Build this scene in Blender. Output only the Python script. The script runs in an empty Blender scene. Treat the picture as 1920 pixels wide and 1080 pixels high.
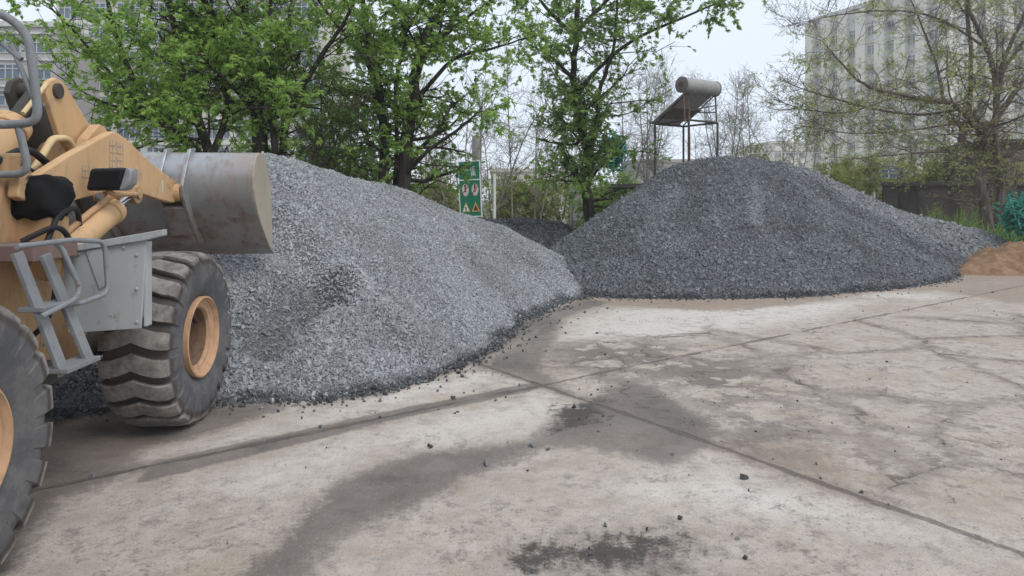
import bpy, math, random
import numpy as np
from mathutils import Vector, Matrix
R = math.radians
sc = bpy.context.scene
col = sc.collection
random.seed(5); rng = np.random.default_rng(11)
# ------------------------------------------------------------------ camera, sky, sun, exposure
F, H, HZ = 1300.0, 1.95, 375.0          # focal length and horizon of the photograph in its own pixels, eye height
cam = bpy.data.objects.new('camera', bpy.data.cameras.new('camera')); col.objects.link(cam)
cam.location = (0, 0, H); cam.rotation_euler = (R(90), 0, 0)
cam.data.sensor_width = 36; cam.data.lens = 36*F/1920; cam.data.shift_y = -(540-HZ)/1920
cam.data.clip_start = .05; cam.data.clip_end = 3000
sc.camera = cam
SUN_EL, SUN_AZ = R(50), R(138)          # azimuth clockwise from +Y
w = bpy.data.worlds.new("World"); sc.world = w; w.use_nodes = True
nt = w.node_tree; nt.nodes.clear()
sky = nt.nodes.new('ShaderNodeTexSky'); sky.sky_type = 'NISHITA'; sky.sun_disc = False
sky.sun_elevation = SUN_EL; sky.sun_rotation = SUN_AZ; sky.air_density = 1.0; sky.dust_density = 1.5; sky.ozone_density = 1.5
hs = nt.nodes.new('ShaderNodeHueSaturation'); hs.inputs['Saturation'].default_value = .42
bg = nt.nodes.new('ShaderNodeBackground'); bg.inputs[1].default_value = .12
wo = nt.nodes.new('ShaderNodeOutputWorld')
ov = nt.nodes.new('ShaderNodeMix'); ov.data_type = 'RGBA'; ov.inputs[0].default_value = .80; ov.inputs[7].default_value = (7.25, 8.05, 9.3, 1)   # even cloud cover over the clear sky
nt.links.new(sky.outputs[0], hs.inputs['Color']); nt.links.new(hs.outputs[0], ov.inputs[6]); nt.links.new(ov.outputs[2], bg.inputs[0]); nt.links.new(bg.outputs[0], wo.inputs[0])
sl = bpy.data.lights.new('sun', 'SUN'); sl.energy = 1.3; sl.angle = R(22); sl.color = (1, .96, .9)
so = bpy.data.objects.new('sun', sl); col.objects.link(so)
sd = Vector((math.sin(SUN_AZ)*math.cos(SUN_EL), math.cos(SUN_AZ)*math.cos(SUN_EL), math.sin(SUN_EL)))
so.rotation_euler = sd.to_track_quat('Z', 'Y').to_euler()
sc.view_settings.view_transform = 'Standard'; sc.view_settings.look = 'None'
sc.view_settings.exposure = 0.2; sc.cycles.volume_bounces = 1; sc.view_settings.gamma = 1
# ------------------------------------------------------------------ helpers
def W(u, v, Y): return Vector(((u-960)/F*Y, Y, H-(v-HZ)/F*Y))        # a point of the place at depth Y
def G(u, v):                                                        # a point of the ground
    Y = H*F/(v-HZ); return ((u-960)/F*Y, Y)
def tag(o, label=None, cat=None, group=None, kind=None):
    if label: o['label'] = label
    if cat: o['category'] = cat
    if group: o['group'] = group
    if kind: o['kind'] = kind
    return o
def empty(name, loc, rz=0.0, label=None, cat=None, group=None):
    o = bpy.data.objects.new(name, None); col.objects.link(o); o.location = loc; o.rotation_euler = (0, 0, rz)
    o.empty_display_size = .2
    return tag(o, label, cat, group)
def link(name, me, parent=None, loc=None):
    o = bpy.data.objects.new(name, me); col.objects.link(o)
    if parent: o.parent = parent
    if loc is not None: o.location = loc
    return o
def npmesh(name, V, Fa, mats, attrs=None, smooth=False, parent=None, loc=None, midx=None):
    """V (n,3); Fa: list of int arrays (m,k)"""
    if not isinstance(Fa, (list, tuple)): Fa = [Fa]
    Fa = [np.asarray(f, dtype=np.int32) for f in Fa if len(f)]
    me = bpy.data.meshes.new(name)
    V = np.asarray(V, dtype=np.float32)
    me.vertices.add(len(V)); me.vertices.foreach_set('co', V.ravel())
    nl = sum(f.size for f in Fa); npoly = sum(len(f) for f in Fa)
    me.loops.add(nl); me.polygons.add(npoly)
    me.loops.foreach_set('vertex_index', np.concatenate([f.ravel() for f in Fa]))
    tot = np.concatenate([np.full(len(f), f.shape[1], np.int32) for f in Fa])
    st = np.concatenate([[0], np.cumsum(tot)[:-1]]).astype(np.int32)
    me.polygons.foreach_set('loop_start', st)
    if midx is not None: me.polygons.foreach_set('material_index', np.asarray(midx, np.int32))
    me.update(calc_edges=True)
    me.polygons.foreach_set('use_smooth', np.full(npoly, bool(smooth)))
    for k, a in (attrs or {}).items():
        at = me.attributes.new(k, 'FLOAT', 'POINT'); at.data.foreach_set('value', np.asarray(a, np.float32))
    for m in (mats if isinstance(mats, (list, tuple)) else [mats]): me.materials.append(m)
    me.validate()
    return link(name, me, parent, loc)

class MB:
    """collects shapes, builds ONE mesh object"""
    def __init__(s): s.v = []; s.f = []
    def add(s, v, f):
        b = len(s.v); s.v += [tuple(p) for p in v]; s.f += [tuple(i+b for i in q) for q in f]; return s
    def box(s, c, d, M=None):
        x, y, z = d[0]/2, d[1]/2, d[2]/2
        p = [Vector((a*x, b*y, e*z)) for e in (-1, 1) for b in (-1, 1) for a in (-1, 1)]
        if M is not None: p = [M @ q for q in p]
        p = [q+Vector(c) for q in p]
        return s.add(p, [(0, 2, 3, 1), (4, 5, 7, 6), (0, 1, 5, 4), (2, 6, 7, 3), (0, 4, 6, 2), (1, 3, 7, 5)])
    def prism(s, poly, a, b, axis='x'):
        mk = {'x': lambda p, t: (t, p[0], p[1]), 'y': lambda p, t: (p[0], t, p[1]), 'z': lambda p, t: (p[0], p[1], t)}[axis]
        ar = sum(poly[i-1][0]*poly[i][1]-poly[i][0]*poly[i-1][1] for i in range(len(poly)))
        if (ar < 0) != (axis == 'y'): poly = poly[::-1]
        n = len(poly); v = [mk(p, a) for p in poly]+[mk(p, b) for p in poly]
        return s.add(v, [tuple(range(n))[::-1], tuple(range(n, 2*n))]+[(i, (i+1) % n, n+(i+1) % n, n+i) for i in range(n)])
    def tube(s, pts, r, n=10, caps=True):
        pts = [Vector(p) for p in pts]; rs = r if isinstance(r, (list, tuple)) else [r]*len(pts)
        v = []; up = None
        for i, p in enumerate(pts):
            d = (pts[min(i+1, len(pts)-1)]-pts[max(i-1, 0)]).normalized()
            if up is None: up = d.orthogonal().normalized()
            up = (up-d*up.dot(d)).normalized(); sd_ = d.cross(up)
            v += [p+(up*math.cos(2*math.pi*k/n)+sd_*math.sin(2*math.pi*k/n))*rs[i] for k in range(n)]
        f = [(i*n+k, i*n+(k+1) % n, (i+1)*n+(k+1) % n, (i+1)*n+k) for i in range(len(pts)-1) for k in range(n)]
        if caps: f += [tuple(range(n))[::-1], tuple(range((len(pts)-1)*n, len(pts)*n))]
        return s.add(v, f)
    def lathe(s, prof, c, n=48, axis='x', close=False):
        """prof: (offset along axis, radius)"""
        c = Vector(c); v = []
        for a, r in prof:
            for k in range(n):
                t = 2*math.pi*k/n; q = (a, r*math.cos(t), r*math.sin(t))
                if axis == 'y': q = (q[1], q[0], q[2])
                if axis == 'z': q = (q[1], q[2], q[0])
                v.append(c+Vector(q))
        m = len(prof); f = [(i*n+k, ((i+1) % m)*n+k, ((i+1) % m)*n+(k+1) % n, i*n+(k+1) % n) for i in range(m if close else m-1) for k in range(n)]
        if axis == 'y': f = [q[::-1] for q in f]
        return s.add(v, f)
    def build(s, name, mat, parent=None, bevel=0, smooth=False, seg=2, loc=None):
        me = bpy.data.meshes.new(name); me.from_pydata(s.v, [], s.f); me.materials.append(mat); me.update()
        o = link(name, me, parent, loc)
        if smooth:
            me.polygons.foreach_set('use_smooth', [True]*len(me.polygons))
            me.set_sharp_from_angle(angle=R(40))
        if bevel:
            b = o.modifiers.new('bevel', 'BEVEL'); b.width = bevel; b.segments = seg; b.limit_method = 'ANGLE'; b.angle_limit = R(35)
        return o
def round_path(pts, r=.06, n=5):
    """polyline with rounded corners"""
    pts = [Vector(p) for p in pts]; out = [pts[0]]
    for i in range(1, len(pts)-1):
        a, b, c = pts[i-1], pts[i], pts[i+1]
        k1 = min(r, (a-b).length*.45); k2 = min(r, (c-b).length*.45)
        p, q = b+(a-b).normalized()*k1, b+(c-b).normalized()*k2
        out += [p*(1-t)**2+b*2*t*(1-t)+q*t*t for t in [j/n for j in range(n+1)]]
    return out+[pts[-1]]
# --- numpy noise
_T = np.random.default_rng(3).random((256, 256))
def vn(x, y):
    xi = np.floor(x).astype(int); yi = np.floor(y).astype(int); fx = x-xi; fy = y-yi
    fx = fx*fx*(3-2*fx); fy = fy*fy*(3-2*fy); g = lambda a, b: _T[a % 256, b % 256]
    return (g(xi, yi)*(1-fx)+g(xi+1, yi)*fx)*(1-fy)+(g(xi, yi+1)*(1-fx)+g(xi+1, yi+1)*fx)*fy
def fbm(x, y, o=4):
    s = 0; a = .5
    for i in range(o): s = s+a*(vn(x+17.3*i, y-9.1*i)-.5)*2; x = x*2.03; y = y*2.03; a *= .5
    return s
def sstep(a, b, x): t = np.clip((x-a)/(b-a), 0, 1); return t*t*(3-2*t)
# --- material nodes
class NM:
    def __init__(s, name, rough=.8, metallic=0, spec=.3):
        s.m = bpy.data.materials.new(name); s.m.use_nodes = True; s.t = s.m.node_tree; s.p = s.t.nodes['Principled BSDF']
        s.p.inputs['Roughness'].default_value = rough; s.p.inputs['Metallic'].default_value = metallic
        s.p.inputs['Specular IOR Level'].default_value = spec
        s.tc = s.n('ShaderNodeTexCoord'); s.co = s.tc.outputs['Object']
    def n(s, k): return s.t.nodes.new(k)
    def l(s, a, b): s.t.links.new(a, b)
    def _in(s, sock, v):
        if isinstance(v, bpy.types.NodeSocket): s.l(v, sock)
        elif isinstance(v, (tuple, list)) and sock.type == 'RGBA': sock.default_value = tuple(v)[:3]+(1,)
        else: sock.default_value = v
    def noise(s, scale, detail=5, rough=.6, dist=0, stretch=None, co=None):
        q = s.n('ShaderNodeTexNoise'); q.inputs['Scale'].default_value = scale; q.inputs['Detail'].default_value = detail
        q.inputs['Roughness'].default_value = rough; q.inputs['Distortion'].default_value = dist
        c = co or s.co
        if stretch:
            mp = s.n('ShaderNodeMapping'); mp.inputs['Scale'].default_value = stretch; s.l(c, mp.inputs[0]); c = mp.outputs[0]
        s.l(c, q.inputs['Vector']); return q.outputs['Fac']
    def vor(s, scale, feature='F1', co=None, out=0):
        q = s.n('ShaderNodeTexVoronoi'); q.feature = feature; q.inputs['Scale'].default_value = scale
        s.l(co or s.co, q.inputs['Vector']); return q.outputs[out]
    def math(s, op, a, b=0.0, c=None):
        q = s.n('ShaderNodeMath'); q.operation = op; s._in(q.inputs[0], a); s._in(q.inputs[1], b)
        if c is not None: s._in(q.inputs[2], c)
        return q.outputs[0]
    def ramp(s, v, a, b, lo=0.0, hi=1.0):
        q = s.n('ShaderNodeMapRange'); q.interpolation_type = 'SMOOTHSTEP'; s._in(q.inputs[0], v)
        q.inputs[1].default_value = a; q.inputs[2].default_value = b; q.inputs[3].default_value = lo; q.inputs[4].default_value = hi
        return q.outputs[0]
    def mix(s, f, a, b, mode='MIX'):
        q = s.n('ShaderNodeMix'); q.data_type = 'RGBA'; q.blend_type = mode
        s._in(q.inputs[0], f); s._in(q.inputs[6], a); s._in(q.inputs[7], b); return q.outputs[2]
    def attr(s, name):
        q = s.n('ShaderNodeAttribute'); q.attribute_name = name; return q.outputs['Fac']
    def color(s, c): s._in(s.p.inputs['Base Color'], c); return s
    def rough(s, c): s._in(s.p.inputs['Roughness'], c); return s
    def bump(s, h, dist=.01, strength=1.0):
        q = s.n('ShaderNodeBump'); q.inputs['Distance'].default_value = dist; q.inputs['Strength'].default_value = strength
        s.l(h, q.inputs['Height']); s.l(q.outputs[0], s.p.inputs['Normal']); return s
def simple(name, c, rough=.7, metallic=0, var=.25, scale=6, spec=.3, c2=None):
    m = NM(name, rough, metallic, spec); f = m.ramp(m.noise(scale, 6, .65), .3, .7)
    c2 = c2 or tuple(x*(1-var) for x in c)
    m.color(m.mix(f, c2, c)).bump(m.noise(scale*8, 4), .004, .3); return m.m
def worn(name, paint, dirt, rust, scale=3.0, rough=.55, amount=.5, metallic=0, spec=.3, light=None):
    """old paint: streaks of dust, chips down to rust"""
    m = NM(name, rough, metallic, spec)
    a = m.noise(scale, 8, .65, .4); b = m.noise(scale*3.1, 8, .7, .2, (1, 1, .45)); e = m.noise(scale*.6, 3, .5)
    c = m.mix(m.ramp(e, .3, .7), paint, light or tuple(min(1, x*1.15) for x in paint))
    c = m.mix(m.math('MULTIPLY', m.ramp(b, .62-.22*amount, .78-.15*amount), .75), c, dirt)
    c = m.mix(m.ramp(a, .72-.16*amount, .76-.14*amount), c, rust)
    m.color(c); m.rough(m.ramp(b, .3, .7, rough-.1, min(1, rough+.25))).bump(m.noise(scale*14, 5), .003, .35); return m.m
M = {}
M['yellow'] = worn('loader_paint', (.57, .365, .19), (.37, .27, .175), (.12, .08, .055), 3.4, .7, .5)
M['yellow_dirty'] = worn('loader_paint_dirty', (.46, .285, .15), (.2, .145, .105), (.035, .03, .028), 3.2, .65, .55)
M['rim'] = worn('rim_paint', (.47, .285, .165), (.33, .225, .15), (.10, .07, .05), 5, .7, .75)
M['grey_paint'] = worn('grey_deck_paint', (.35, .365, .365), (.23, .215, .19), (.15, .12, .10), 3.6, .65, .4)
M['rail'] = worn('rail_paint', (.215, .222, .228), (.15, .14, .125), (.12, .08, .06), 9, .55, .5)
M['brown_deck'] = worn('deck_paint', (.2, .135, .12), (.13, .1, .09), (.07, .05, .045), 6, .65, .5)
M['bucket'] = worn('bucket_steel', (.36, .275, .225), (.25, .165, .12), (.19, .115, .085), 1.3, .36, .75, .45, .5, (.38, .41, .43))
M['bucket_side'] = worn('bucket_side_steel', (.36, .315, .25), (.27, .22, .17), (.16, .1, .07), 2, .6, .3)
M['black'] = simple('black_plastic', (.012, .012, .014), .45, 0, .4, 8)
M['black_cloth'] = simple('black_cloth', (.012, .012, .013), .9, 0, .5, 14)
M['chrome'] = simple('chrome', (.55, .57, .6), .18, 1, .2, 10)
M['lens'] = simple('lamp_lens', (.33, .33, .34), .2, 0, .3, 20, .6)
M['hose'] = simple('rubber_hose', (.02, .02, .022), .6)
M['darksteel'] = worn('dark_steel', (.06, .055, .05), (.1, .08, .065), (.05, .03, .025), 5, .7, .6)
M['pipe'] = worn('pipe_paint', (.62, .47, .25), (.35, .25, .16), (.1, .07, .05), 9, .55, .4)
M['glass'] = simple('cab_glass', (.02, .025, .03), .08, 0, .2, 2, .6)
def tyre_mat():
    m = NM('tyre_rubber', .8, 0, .25)
    tr = m.attr('tread'); n1 = m.noise(5, 7, .7); n2 = m.noise(22, 5, .65)
    side = m.mix(m.ramp(n1, .35, .7), (.085, .085, .092), (.16, .152, .145))
    top = m.mix(m.ramp(m.math('ADD', m.math('MULTIPLY', n1, .7), m.math('MULTIPLY', n2, .3)), .38, .64), (.13, .118, .108), (.31, .285, .26))
    groove = m.mix(n2, (.05, .044, .04), (.10, .085, .074))
    c = m.mix(m.ramp(tr, .2, .5), side, groove); c = m.mix(m.ramp(tr, .62, .9), c, top)
    m.color(c).bump(n2, .006, .4); return m.m
M['tyre'] = tyre_mat()
# ------------------------------------------------------------------ ground
def sdpoly(X, Y, P):
    """signed distance, positive inside"""
    P = np.array(P); d = np.full(X.shape, 1e9); ins = np.zeros(X.shape, bool)
    for i in range(len(P)):
        a, b = P[i-1], P[i]; e = b-a; wx, wy = X-a[0], Y-a[1]
        t = np.clip((wx*e[0]+wy*e[1])/(e@e+1e-12), 0, 1); d = np.minimum(d, (wx-t*e[0])**2+(wy-t*e[1])**2)
        c = ((a[1] > Y) != (b[1] > Y)); xx = (b[0]-a[0])*(Y-a[1])/(b[1]-a[1]+1e-12)+a[0]; ins ^= c & (X < xx)
    return np.where(ins, 1, -1)*np.sqrt(d)
def field(X, Y, polys, soft):
    s = np.full(X.shape, -1.0)
    for p in polys: s = np.maximum(s, np.clip(sdpoly(X, Y, [G(*q) for q in p])/soft, -1, 1))
    return s
def concrete_yard():
    ys = [1.2]
    while ys[-1] < 27: ys.append(ys[-1]+max(.04, .0075*ys[-1]))
    xs = np.concatenate([np.arange(-14, -5, .25), np.arange(-5, 12, .055), np.arange(12, 26, .2)])
    X, Y = np.meshgrid(xs, np.array(ys)); ny, nx = X.shape
    Z = .012*fbm(X*.5, Y*.5, 3)+.004*fbm(X*3, Y*3, 3)
    mud = field(X, Y, [
        [(20, 1070), (60, 1000), (115, 940), (200, 905), (285, 872), (245, 868), (262, 845), (340, 828), (440, 800), (500, 775), (520, 770), (528, 745), (430, 738), (330, 745), (100, 730), (-300, 760), (-300, 1070)],
        [(420, 1100), (520, 1010), (590, 940), (660, 888), (780, 850), (900, 838), (1000, 822), (1045, 778), (1130, 735), (1165, 712), (1215, 722), (1290, 762), (1350, 800), (1330, 838),
         (1250, 872), (1180, 858), (1100, 838), (1010, 842), (900, 890), (800, 940), (700, 985), (640, 1010), (560, 1100)],
        [(880, 690), (960, 650), (1010, 610), (1060, 590), (1040, 640), (1015, 690), (1080, 745), (1140, 770), (1010, 722), (960, 700)],
        [(600, 760), (760, 700), (900, 640), (1000, 590), (1100, 560), (1140, 566), (1040, 605), (960, 650), (860, 695), (700, 745)]], .30)
    mud = np.maximum(mud, .6*field(X, Y, [[(260, 905), (290, 866), (520, 818), (760, 766), (1008, 716), (1022, 726), (760, 782), (520, 841)]], .05)+.25)
    mud = np.maximum(mud, .8*field(X, Y, [[(880, 1090), (950, 1030), (1060, 1000), (1250, 985), (1330, 1010), (1310, 1090)], [(1480, 800), (1400, 790), (1330, 835), (1430, 850)]], .5)-.1)
    dirt = field(X, Y, [
        [(1040, 545), (1300, 545), (1600, 500), (1900, 490), (2100, 500), (2100, 560), (1900, 570), (1760, 545), (1640, 548), (1480, 575), (1350, 585), (1180, 575), (1070, 575)],
        [(1480, 820), (1560, 840), (1600, 880), (1640, 940), (1560, 912), (1450, 880), (1335, 838)]], .5)
    dark = field(X, Y, [
        [(930, 1060), (985, 1030), (1020, 1010), (1060, 1015), (1200, 990), (1290, 1000), (1300, 1040), (1200, 1060), (1050, 1070), (980, 1090)],
        [(1030, 770), (1090, 745), (1150, 750), (1130, 800), (1040, 815)]], .35)
    pale = field(X, Y, [
        [(1680, 537), (1760, 528), (1900, 524), (1930, 535), (1800, 545), (1700, 545)], [(1590, 556), (1660, 546), (1790, 553), (1780, 564), (1650, 560)],
        [(1140, 578), (1330, 572), (1660, 560), (1560, 600), (1300, 640), (1040, 640), (1060, 600)],
        [(240, 865), (300, 835), (520, 780), (700, 730), (900, 690), (1000, 716), (760, 768), (520, 820), (300, 866)],
        [(1020, 728), (1100, 765), (1000, 818), (900, 832), (760, 850), (640, 890), (440, 960), (330, 950), (420, 880), (700, 800)],
        [(1240, 880), (1330, 850), (1450, 890), (1640, 945), (1800, 1010), (1500, 1000), (1350, 970), (1150, 960), (1130, 900)]], .6)
    patch = field(X, Y, [[(930, 640), (1150, 630), (1300, 640), (1500, 690), (1600, 760), (1560, 860), (1450, 870), (1340, 835), (1180, 715), (1050, 712)]], 1.3)
    crack = field(X, Y, [[(1000, 640), (1400, 600), (2100, 580), (2400, 900), (1960, 1040), (1640, 930), (1340, 835), (1050, 720)]], .9)
    def ld(a, b):
        a, b = np.array(G(*a)), np.array(G(*b)); d = (b-a)/np.linalg.norm(b-a); return (X-a[0])*d[1]-(Y-a[1])*d[0]
    ja = ld((1015, 722), (1698, 581)); jb = ld((1015, 722), (1640, 940))
    V = np.stack([X, Y, Z], -1).reshape(-1, 3); i = np.arange(ny*nx).reshape(ny, nx)
    Fq = np.stack([i[:-1, :-1], i[:-1, 1:], i[1:, 1:], i[1:, :-1]], -1).reshape(-1, 4)
    m = NM('concrete', .85, 0, .25); co = m.co
    A_ = lambda a, b: m.math('ADD', a, b); X_ = lambda a, b: m.math('MULTIPLY', a, b); S_ = lambda a, b: m.math('SUBTRACT', a, b)
    big = m.noise(.5, 4, .55, .4); mid = m.noise(2.4, 9, .72); med = m.noise(6.5, 8, .78); fine = m.noise(19, 8, .78); sp = m.noise(75, 3, .6); gr = m.noise(150, 2, .5)
    wv = m.n('ShaderNodeVectorMath'); wv.operation = 'MULTIPLY_ADD'; dn = m.n('ShaderNodeTexNoise'); dn.inputs['Scale'].default_value = 2.6; dn.inputs['Detail'].default_value = 7; dn.inputs['Roughness'].default_value = .68
    m.l(co, dn.inputs['Vector']); m.l(dn.outputs['Color'], wv.inputs[0]); wv.inputs[1].default_value = (.75, .75, 0); m.l(co, wv.inputs[2]); wc = wv.outputs[0]
    c = m.mix(m.ramp(mid, .34, .66), (.42, .36, .30), (.59, .515, .44))
    c = m.mix(X_(m.ramp(med, .48, .66), .5), c, (.33, .288, .25))
    c = m.mix(X_(m.ramp(m.noise(1.0, 6, .65), .5, .66), .55), c, (.42, .335, .245))
    c = m.mix(X_(m.ramp(A_(A_(X_(m.attr('pale'), .30), X_(mid, .7)), X_(fine, .35)), .44, .80), .85), c, (.70, .64, .575))
    edge = A_(A_(X_(S_(mid, .5), 2.1), X_(S_(med, .5), 1.5)), X_(S_(fine, .5), 1.2))
    # grime: dark fine dirt gathered in cloudy areas
    gm_ = X_(m.ramp(A_(X_(fine, .6), X_(med, .4)), .50, .60), m.ramp(m.noise(.9, 5, .65), .42, .62))
    c = m.mix(X_(gm_, .75), c, (.205, .175, .15))
    gm2 = X_(m.ramp(A_(X_(mid, .55), X_(med, .45)), .52, .62), m.ramp(m.attr('crack'), -.5, .6, .12, .85))
    c = m.mix(X_(gm2, .7), c, (.235, .195, .162))
    dk = m.ramp(A_(m.attr('dirt'), edge), -.35, .5); c = m.mix(X_(dk, .85), c, m.mix(fine, (.27, .20, .15), (.40, .315, .245)))
    # damp mud, mottled with pale islands where it dries
    md = m.ramp(A_(m.attr('mud'), edge), -.4, .4)
    isl = m.math('MINIMUM', m.ramp(A_(m.vor(1.9, 'F1', wc), X_(S_(fine, .5), .6)), .27, .47), m.ramp(A_(m.vor(4.3, 'F1', wc), X_(S_(med, .5), .7)), .22, .40))
    pt = X_(X_(m.ramp(A_(m.attr('patch'), X_(edge, .8)), -.2, .7), isl), .92)
    mudc = m.mix(m.ramp(A_(X_(mid, .5), X_(big, .5)), .40, .6), (.108, .092, .080), (.172, .148, .130)); mudc = m.mix(X_(m.ramp(fine, .5, .72), .5), mudc, (.235, .205, .18))
    c = m.mix(X_(m.math('MAXIMUM', md, pt), m.ramp(A_(X_(med, .6), X_(big, .4)), .36, .62, .95, .70)), c, mudc)
    wet_dark = m.ramp(A_(m.attr('dark'), X_(edge, 1.1)), -.05, .4); c = m.mix(X_(wet_dark, .9), c, m.mix(fine, (.03, .026, .023), (.085, .073, .063)))
    # slab joints and cracks
    wob = X_(S_(m.noise(4, 8, .75), .5), .10); wd_ = X_(m.ramp(m.noise(2.2, 5, .7), .4, .7), .035)
    jA = m.math('ABSOLUTE', A_(m.attr('ja'), wob)); jB = m.math('ABSOLUTE', A_(m.attr('jb'), X_(wob, .6)))
    jf = m.math('MAXIMUM', X_(m.ramp(S_(jA, wd_), .0, .03, 1, 0), m.ramp(m.noise(1.3, 3), .35, .5)), m.ramp(S_(jB, wd_), .004, .03, 1, 0))
    lip = X_(m.ramp(S_(jB, X_(edge, .10)), .02, .16, 1, 0), m.ramp(m.noise(.8, 3), .4, .6)); c = m.mix(X_(lip, .6), c, (.225, .185, .155))
    cr = m.vor(.58, 'DISTANCE_TO_EDGE', wc); cr2 = m.vor(1.5, 'DISTANCE_TO_EDGE', wc); brk = m.ramp(m.noise(1.0, 5, .65), .44, .58); cm = m.ramp(m.attr('crack'), -.3, .4)
    soft = X_(X_(m.ramp(S_(cr, X_(S_(med, .42), .25)), -.02, .09, 1, 0), cm), .6); c = m.mix(soft, c, (.225, .188, .158))
    ck = X_(X_(m.ramp(cr, .0, .018, 1, 0), cm), brk); ck2 = X_(X_(X_(m.ramp(cr2, .0, .02, 1, 0), cm), m.ramp(m.noise(1.7, 5, .65), .50, .60)), .7)
    jf = m.math('MAXIMUM', jf, X_(m.math('MAXIMUM', ck, ck2), .8))
    c = m.mix(X_(jf, .68), c, (.09, .077, .065))
    c = m.mix(X_(m.ramp(sp, .60, .68), .6), c, (.15, .13, .112)); c = m.mix(X_(m.ramp(sp, .38, .31), .4), c, (.66, .63, .60))
    c = m.mix(X_(m.ramp(gr, .3, .7), .22), c, (.12, .105, .09))
    m.color(c)
    hgt = A_(A_(X_(fine, .8), X_(sp, .5)), X_(jf, -1.4))
    m.rough(m.ramp(md, 0, 1, .88, .72)).bump(hgt, .014, .8)
    o = npmesh('concrete_yard', V, Fq, m.m, dict(mud=mud.ravel(), dirt=dirt.ravel(), dark=dark.ravel(), pale=pale.ravel(), patch=patch.ravel(), crack=crack.ravel(), ja=ja.ravel(), jb=jb.ravel()), True)
    tag(o, 'worn pale concrete yard with mud stains, joints and cracks', kind='structure')
concrete_yard()
gm = NM('bare_soil', .95); gm.color(gm.mix(gm.ramp(gm.noise(.3, 8, .7), .35, .65), (.13, .11, .075), (.10, .13, .05))); gm.bump(gm.noise(4, 6), .05)
g = MB().add([(-1200, -300, -.05), (1200, -300, -.05), (1200, 2500, -.05), (-1200, 2500, -.05)], [(0, 1, 2, 3)]).build('ground', gm.m)
tag(g, 'bare soil reaching out beyond the yard', kind='structure')
# ------------------------------------------------------------------ gravel piles
def ridge(X, Y, pts, slope):
    h = np.full(X.shape, -9.0)
    for a, b in zip(pts[:-1], pts[1:]):
        ex, ey = b[0]-a[0], b[1]-a[1]; t = np.clip(((X-a[0])*ex+(Y-a[1])*ey)/(ex*ex+ey*ey), 0, 1)
        d = np.sqrt((X-a[0]-t*ex)**2+(Y-a[1]-t*ey)**2); d = np.sqrt(d*d+.09)-.3*.75
        h = np.maximum(h, a[2]+t*(b[2]-a[2])-slope*d)
    return h
def smax(a, b, k=.12):
    t = np.clip(.5+.5*(a-b)/k, 0, 1); return b+(a-b)*t+k*t*(1-t)
def gash(X, Y, a, b, wd, dep):
    ex, ey = b[0]-a[0], b[1]-a[1]; t = np.clip(((X-a[0])*ex+(Y-a[1])*ey)/(ex*ex+ey*ey), 0, 1)
    return dep*np.exp(-((X-a[0]-t*ex)**2+(Y-a[1]-t*ey)**2)/wd**2)
def hA(X, Y):
    h = ridge(X, Y, [(-9, 10.6, 2.3), (-5.5, 10.7, 2.55), (-3.95, 11, 2.72), (-2.9, 12.6, 2.35), (-2.2, 14, 2.2), (-.4, 15.1, 1.45), (1.1, 16.2, .68), (2.0, 17.3, .4)], .75)
    h = smax(h, ridge(X, Y, [(-9, 8.6, 1.5), (-4.6, 8.5, 1.5), (-3.35, 8.7, 1.42), (-2.6, 8.3, .9)], .74))
    h = smax(h, ridge(X, Y, [(-2.9, 8.2, .95), (-2.1, 7.6, .45), (-1.7, 7.6, .3)], .62), .2)
    h = smax(h, ridge(X, Y, [(-2.3, 8.0, .6), (-1.75, 8.6, .64), (-1.4, 9.5, .64), (-1.2, 10.4, .64), (-.1, 12.8, .38)], .68), .2)
    h = h-gash(X, Y, (-2.62, 9.15), (-2.38, 8.55), .26, .42)-gash(X, Y, (-2.38, 8.55), (-2.62, 7.5), .26, .36)+gash(X, Y, (-3.1, 9.6), (-2.1, 8.9), .24, .22)+gash(X, Y, (-2.1, 8.9), (-1.2, 8.3), .24, .16)+gash(X, Y, (-2.0, 8.1), (-2.0, 7.2), .3, .12)-gash(X, Y, (-1.35, 10.2), (-.95, 9.2), .3, .14)-gash(X, Y, (-.7, 12.2), (.1, 11.3), .4, .12)
    return h+.07*fbm(X*.9, Y*.9, 4)+.03*fbm(X*3, Y*3, 2)
def hB(X, Y):
    h = ridge(X, Y, [(3.2, 17.2, 2.2), (4.4, 17.9, 2.92), (5.6, 18.8, 3.12), (6.7, 19.5, 3.16), (7.6, 19.9, 3.02), (9.4, 20.2, 2.1), (12.4, 20.4, .7), (13, 20.6, .4)], .74)
    h = smax(h, ridge(X, Y, [(2.2, 15.6, .75), (3.3, 15.5, 1.1), (4.6, 16.2, 1.1)], .66), .2)
    h = smax(h, ridge(X, Y, [(1.3, 15.2, .5), (2.4, 14.9, .6)], .6), .15)
    h = smax(h, ridge(X, Y, [(9.2, 18.7, 1.15), (11, 19.4, .8)], .7), .2)
    h = h-gash(X, Y, (6.9, 17.8), (6.3, 16.0), .45, .30)+gash(X, Y, (6.1, 17.4), (5.4, 15.6), .24, .24)+gash(X, Y, (7.6, 19.2), (11.8, 18.9), .28, .26)-gash(X, Y, (8.5, 18.6), (10.5, 18.4), .5, .15)-gash(X, Y, (4.3, 16.9), (3.9, 15.4), .35, .13)
    return h+.09*fbm(X*.7+5, Y*.7, 4)+.03*fbm(X*2.6, Y*2.6+4, 2)
def hC(X, Y): return ridge(X, Y, [(-1.5, 19.5, 1.3), (.3, 20, 1.42), (1.3, 20.3, 1.3), (2.2, 20.8, .7)], .6)+.1*fbm(X*.9, Y*.9, 3)
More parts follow.
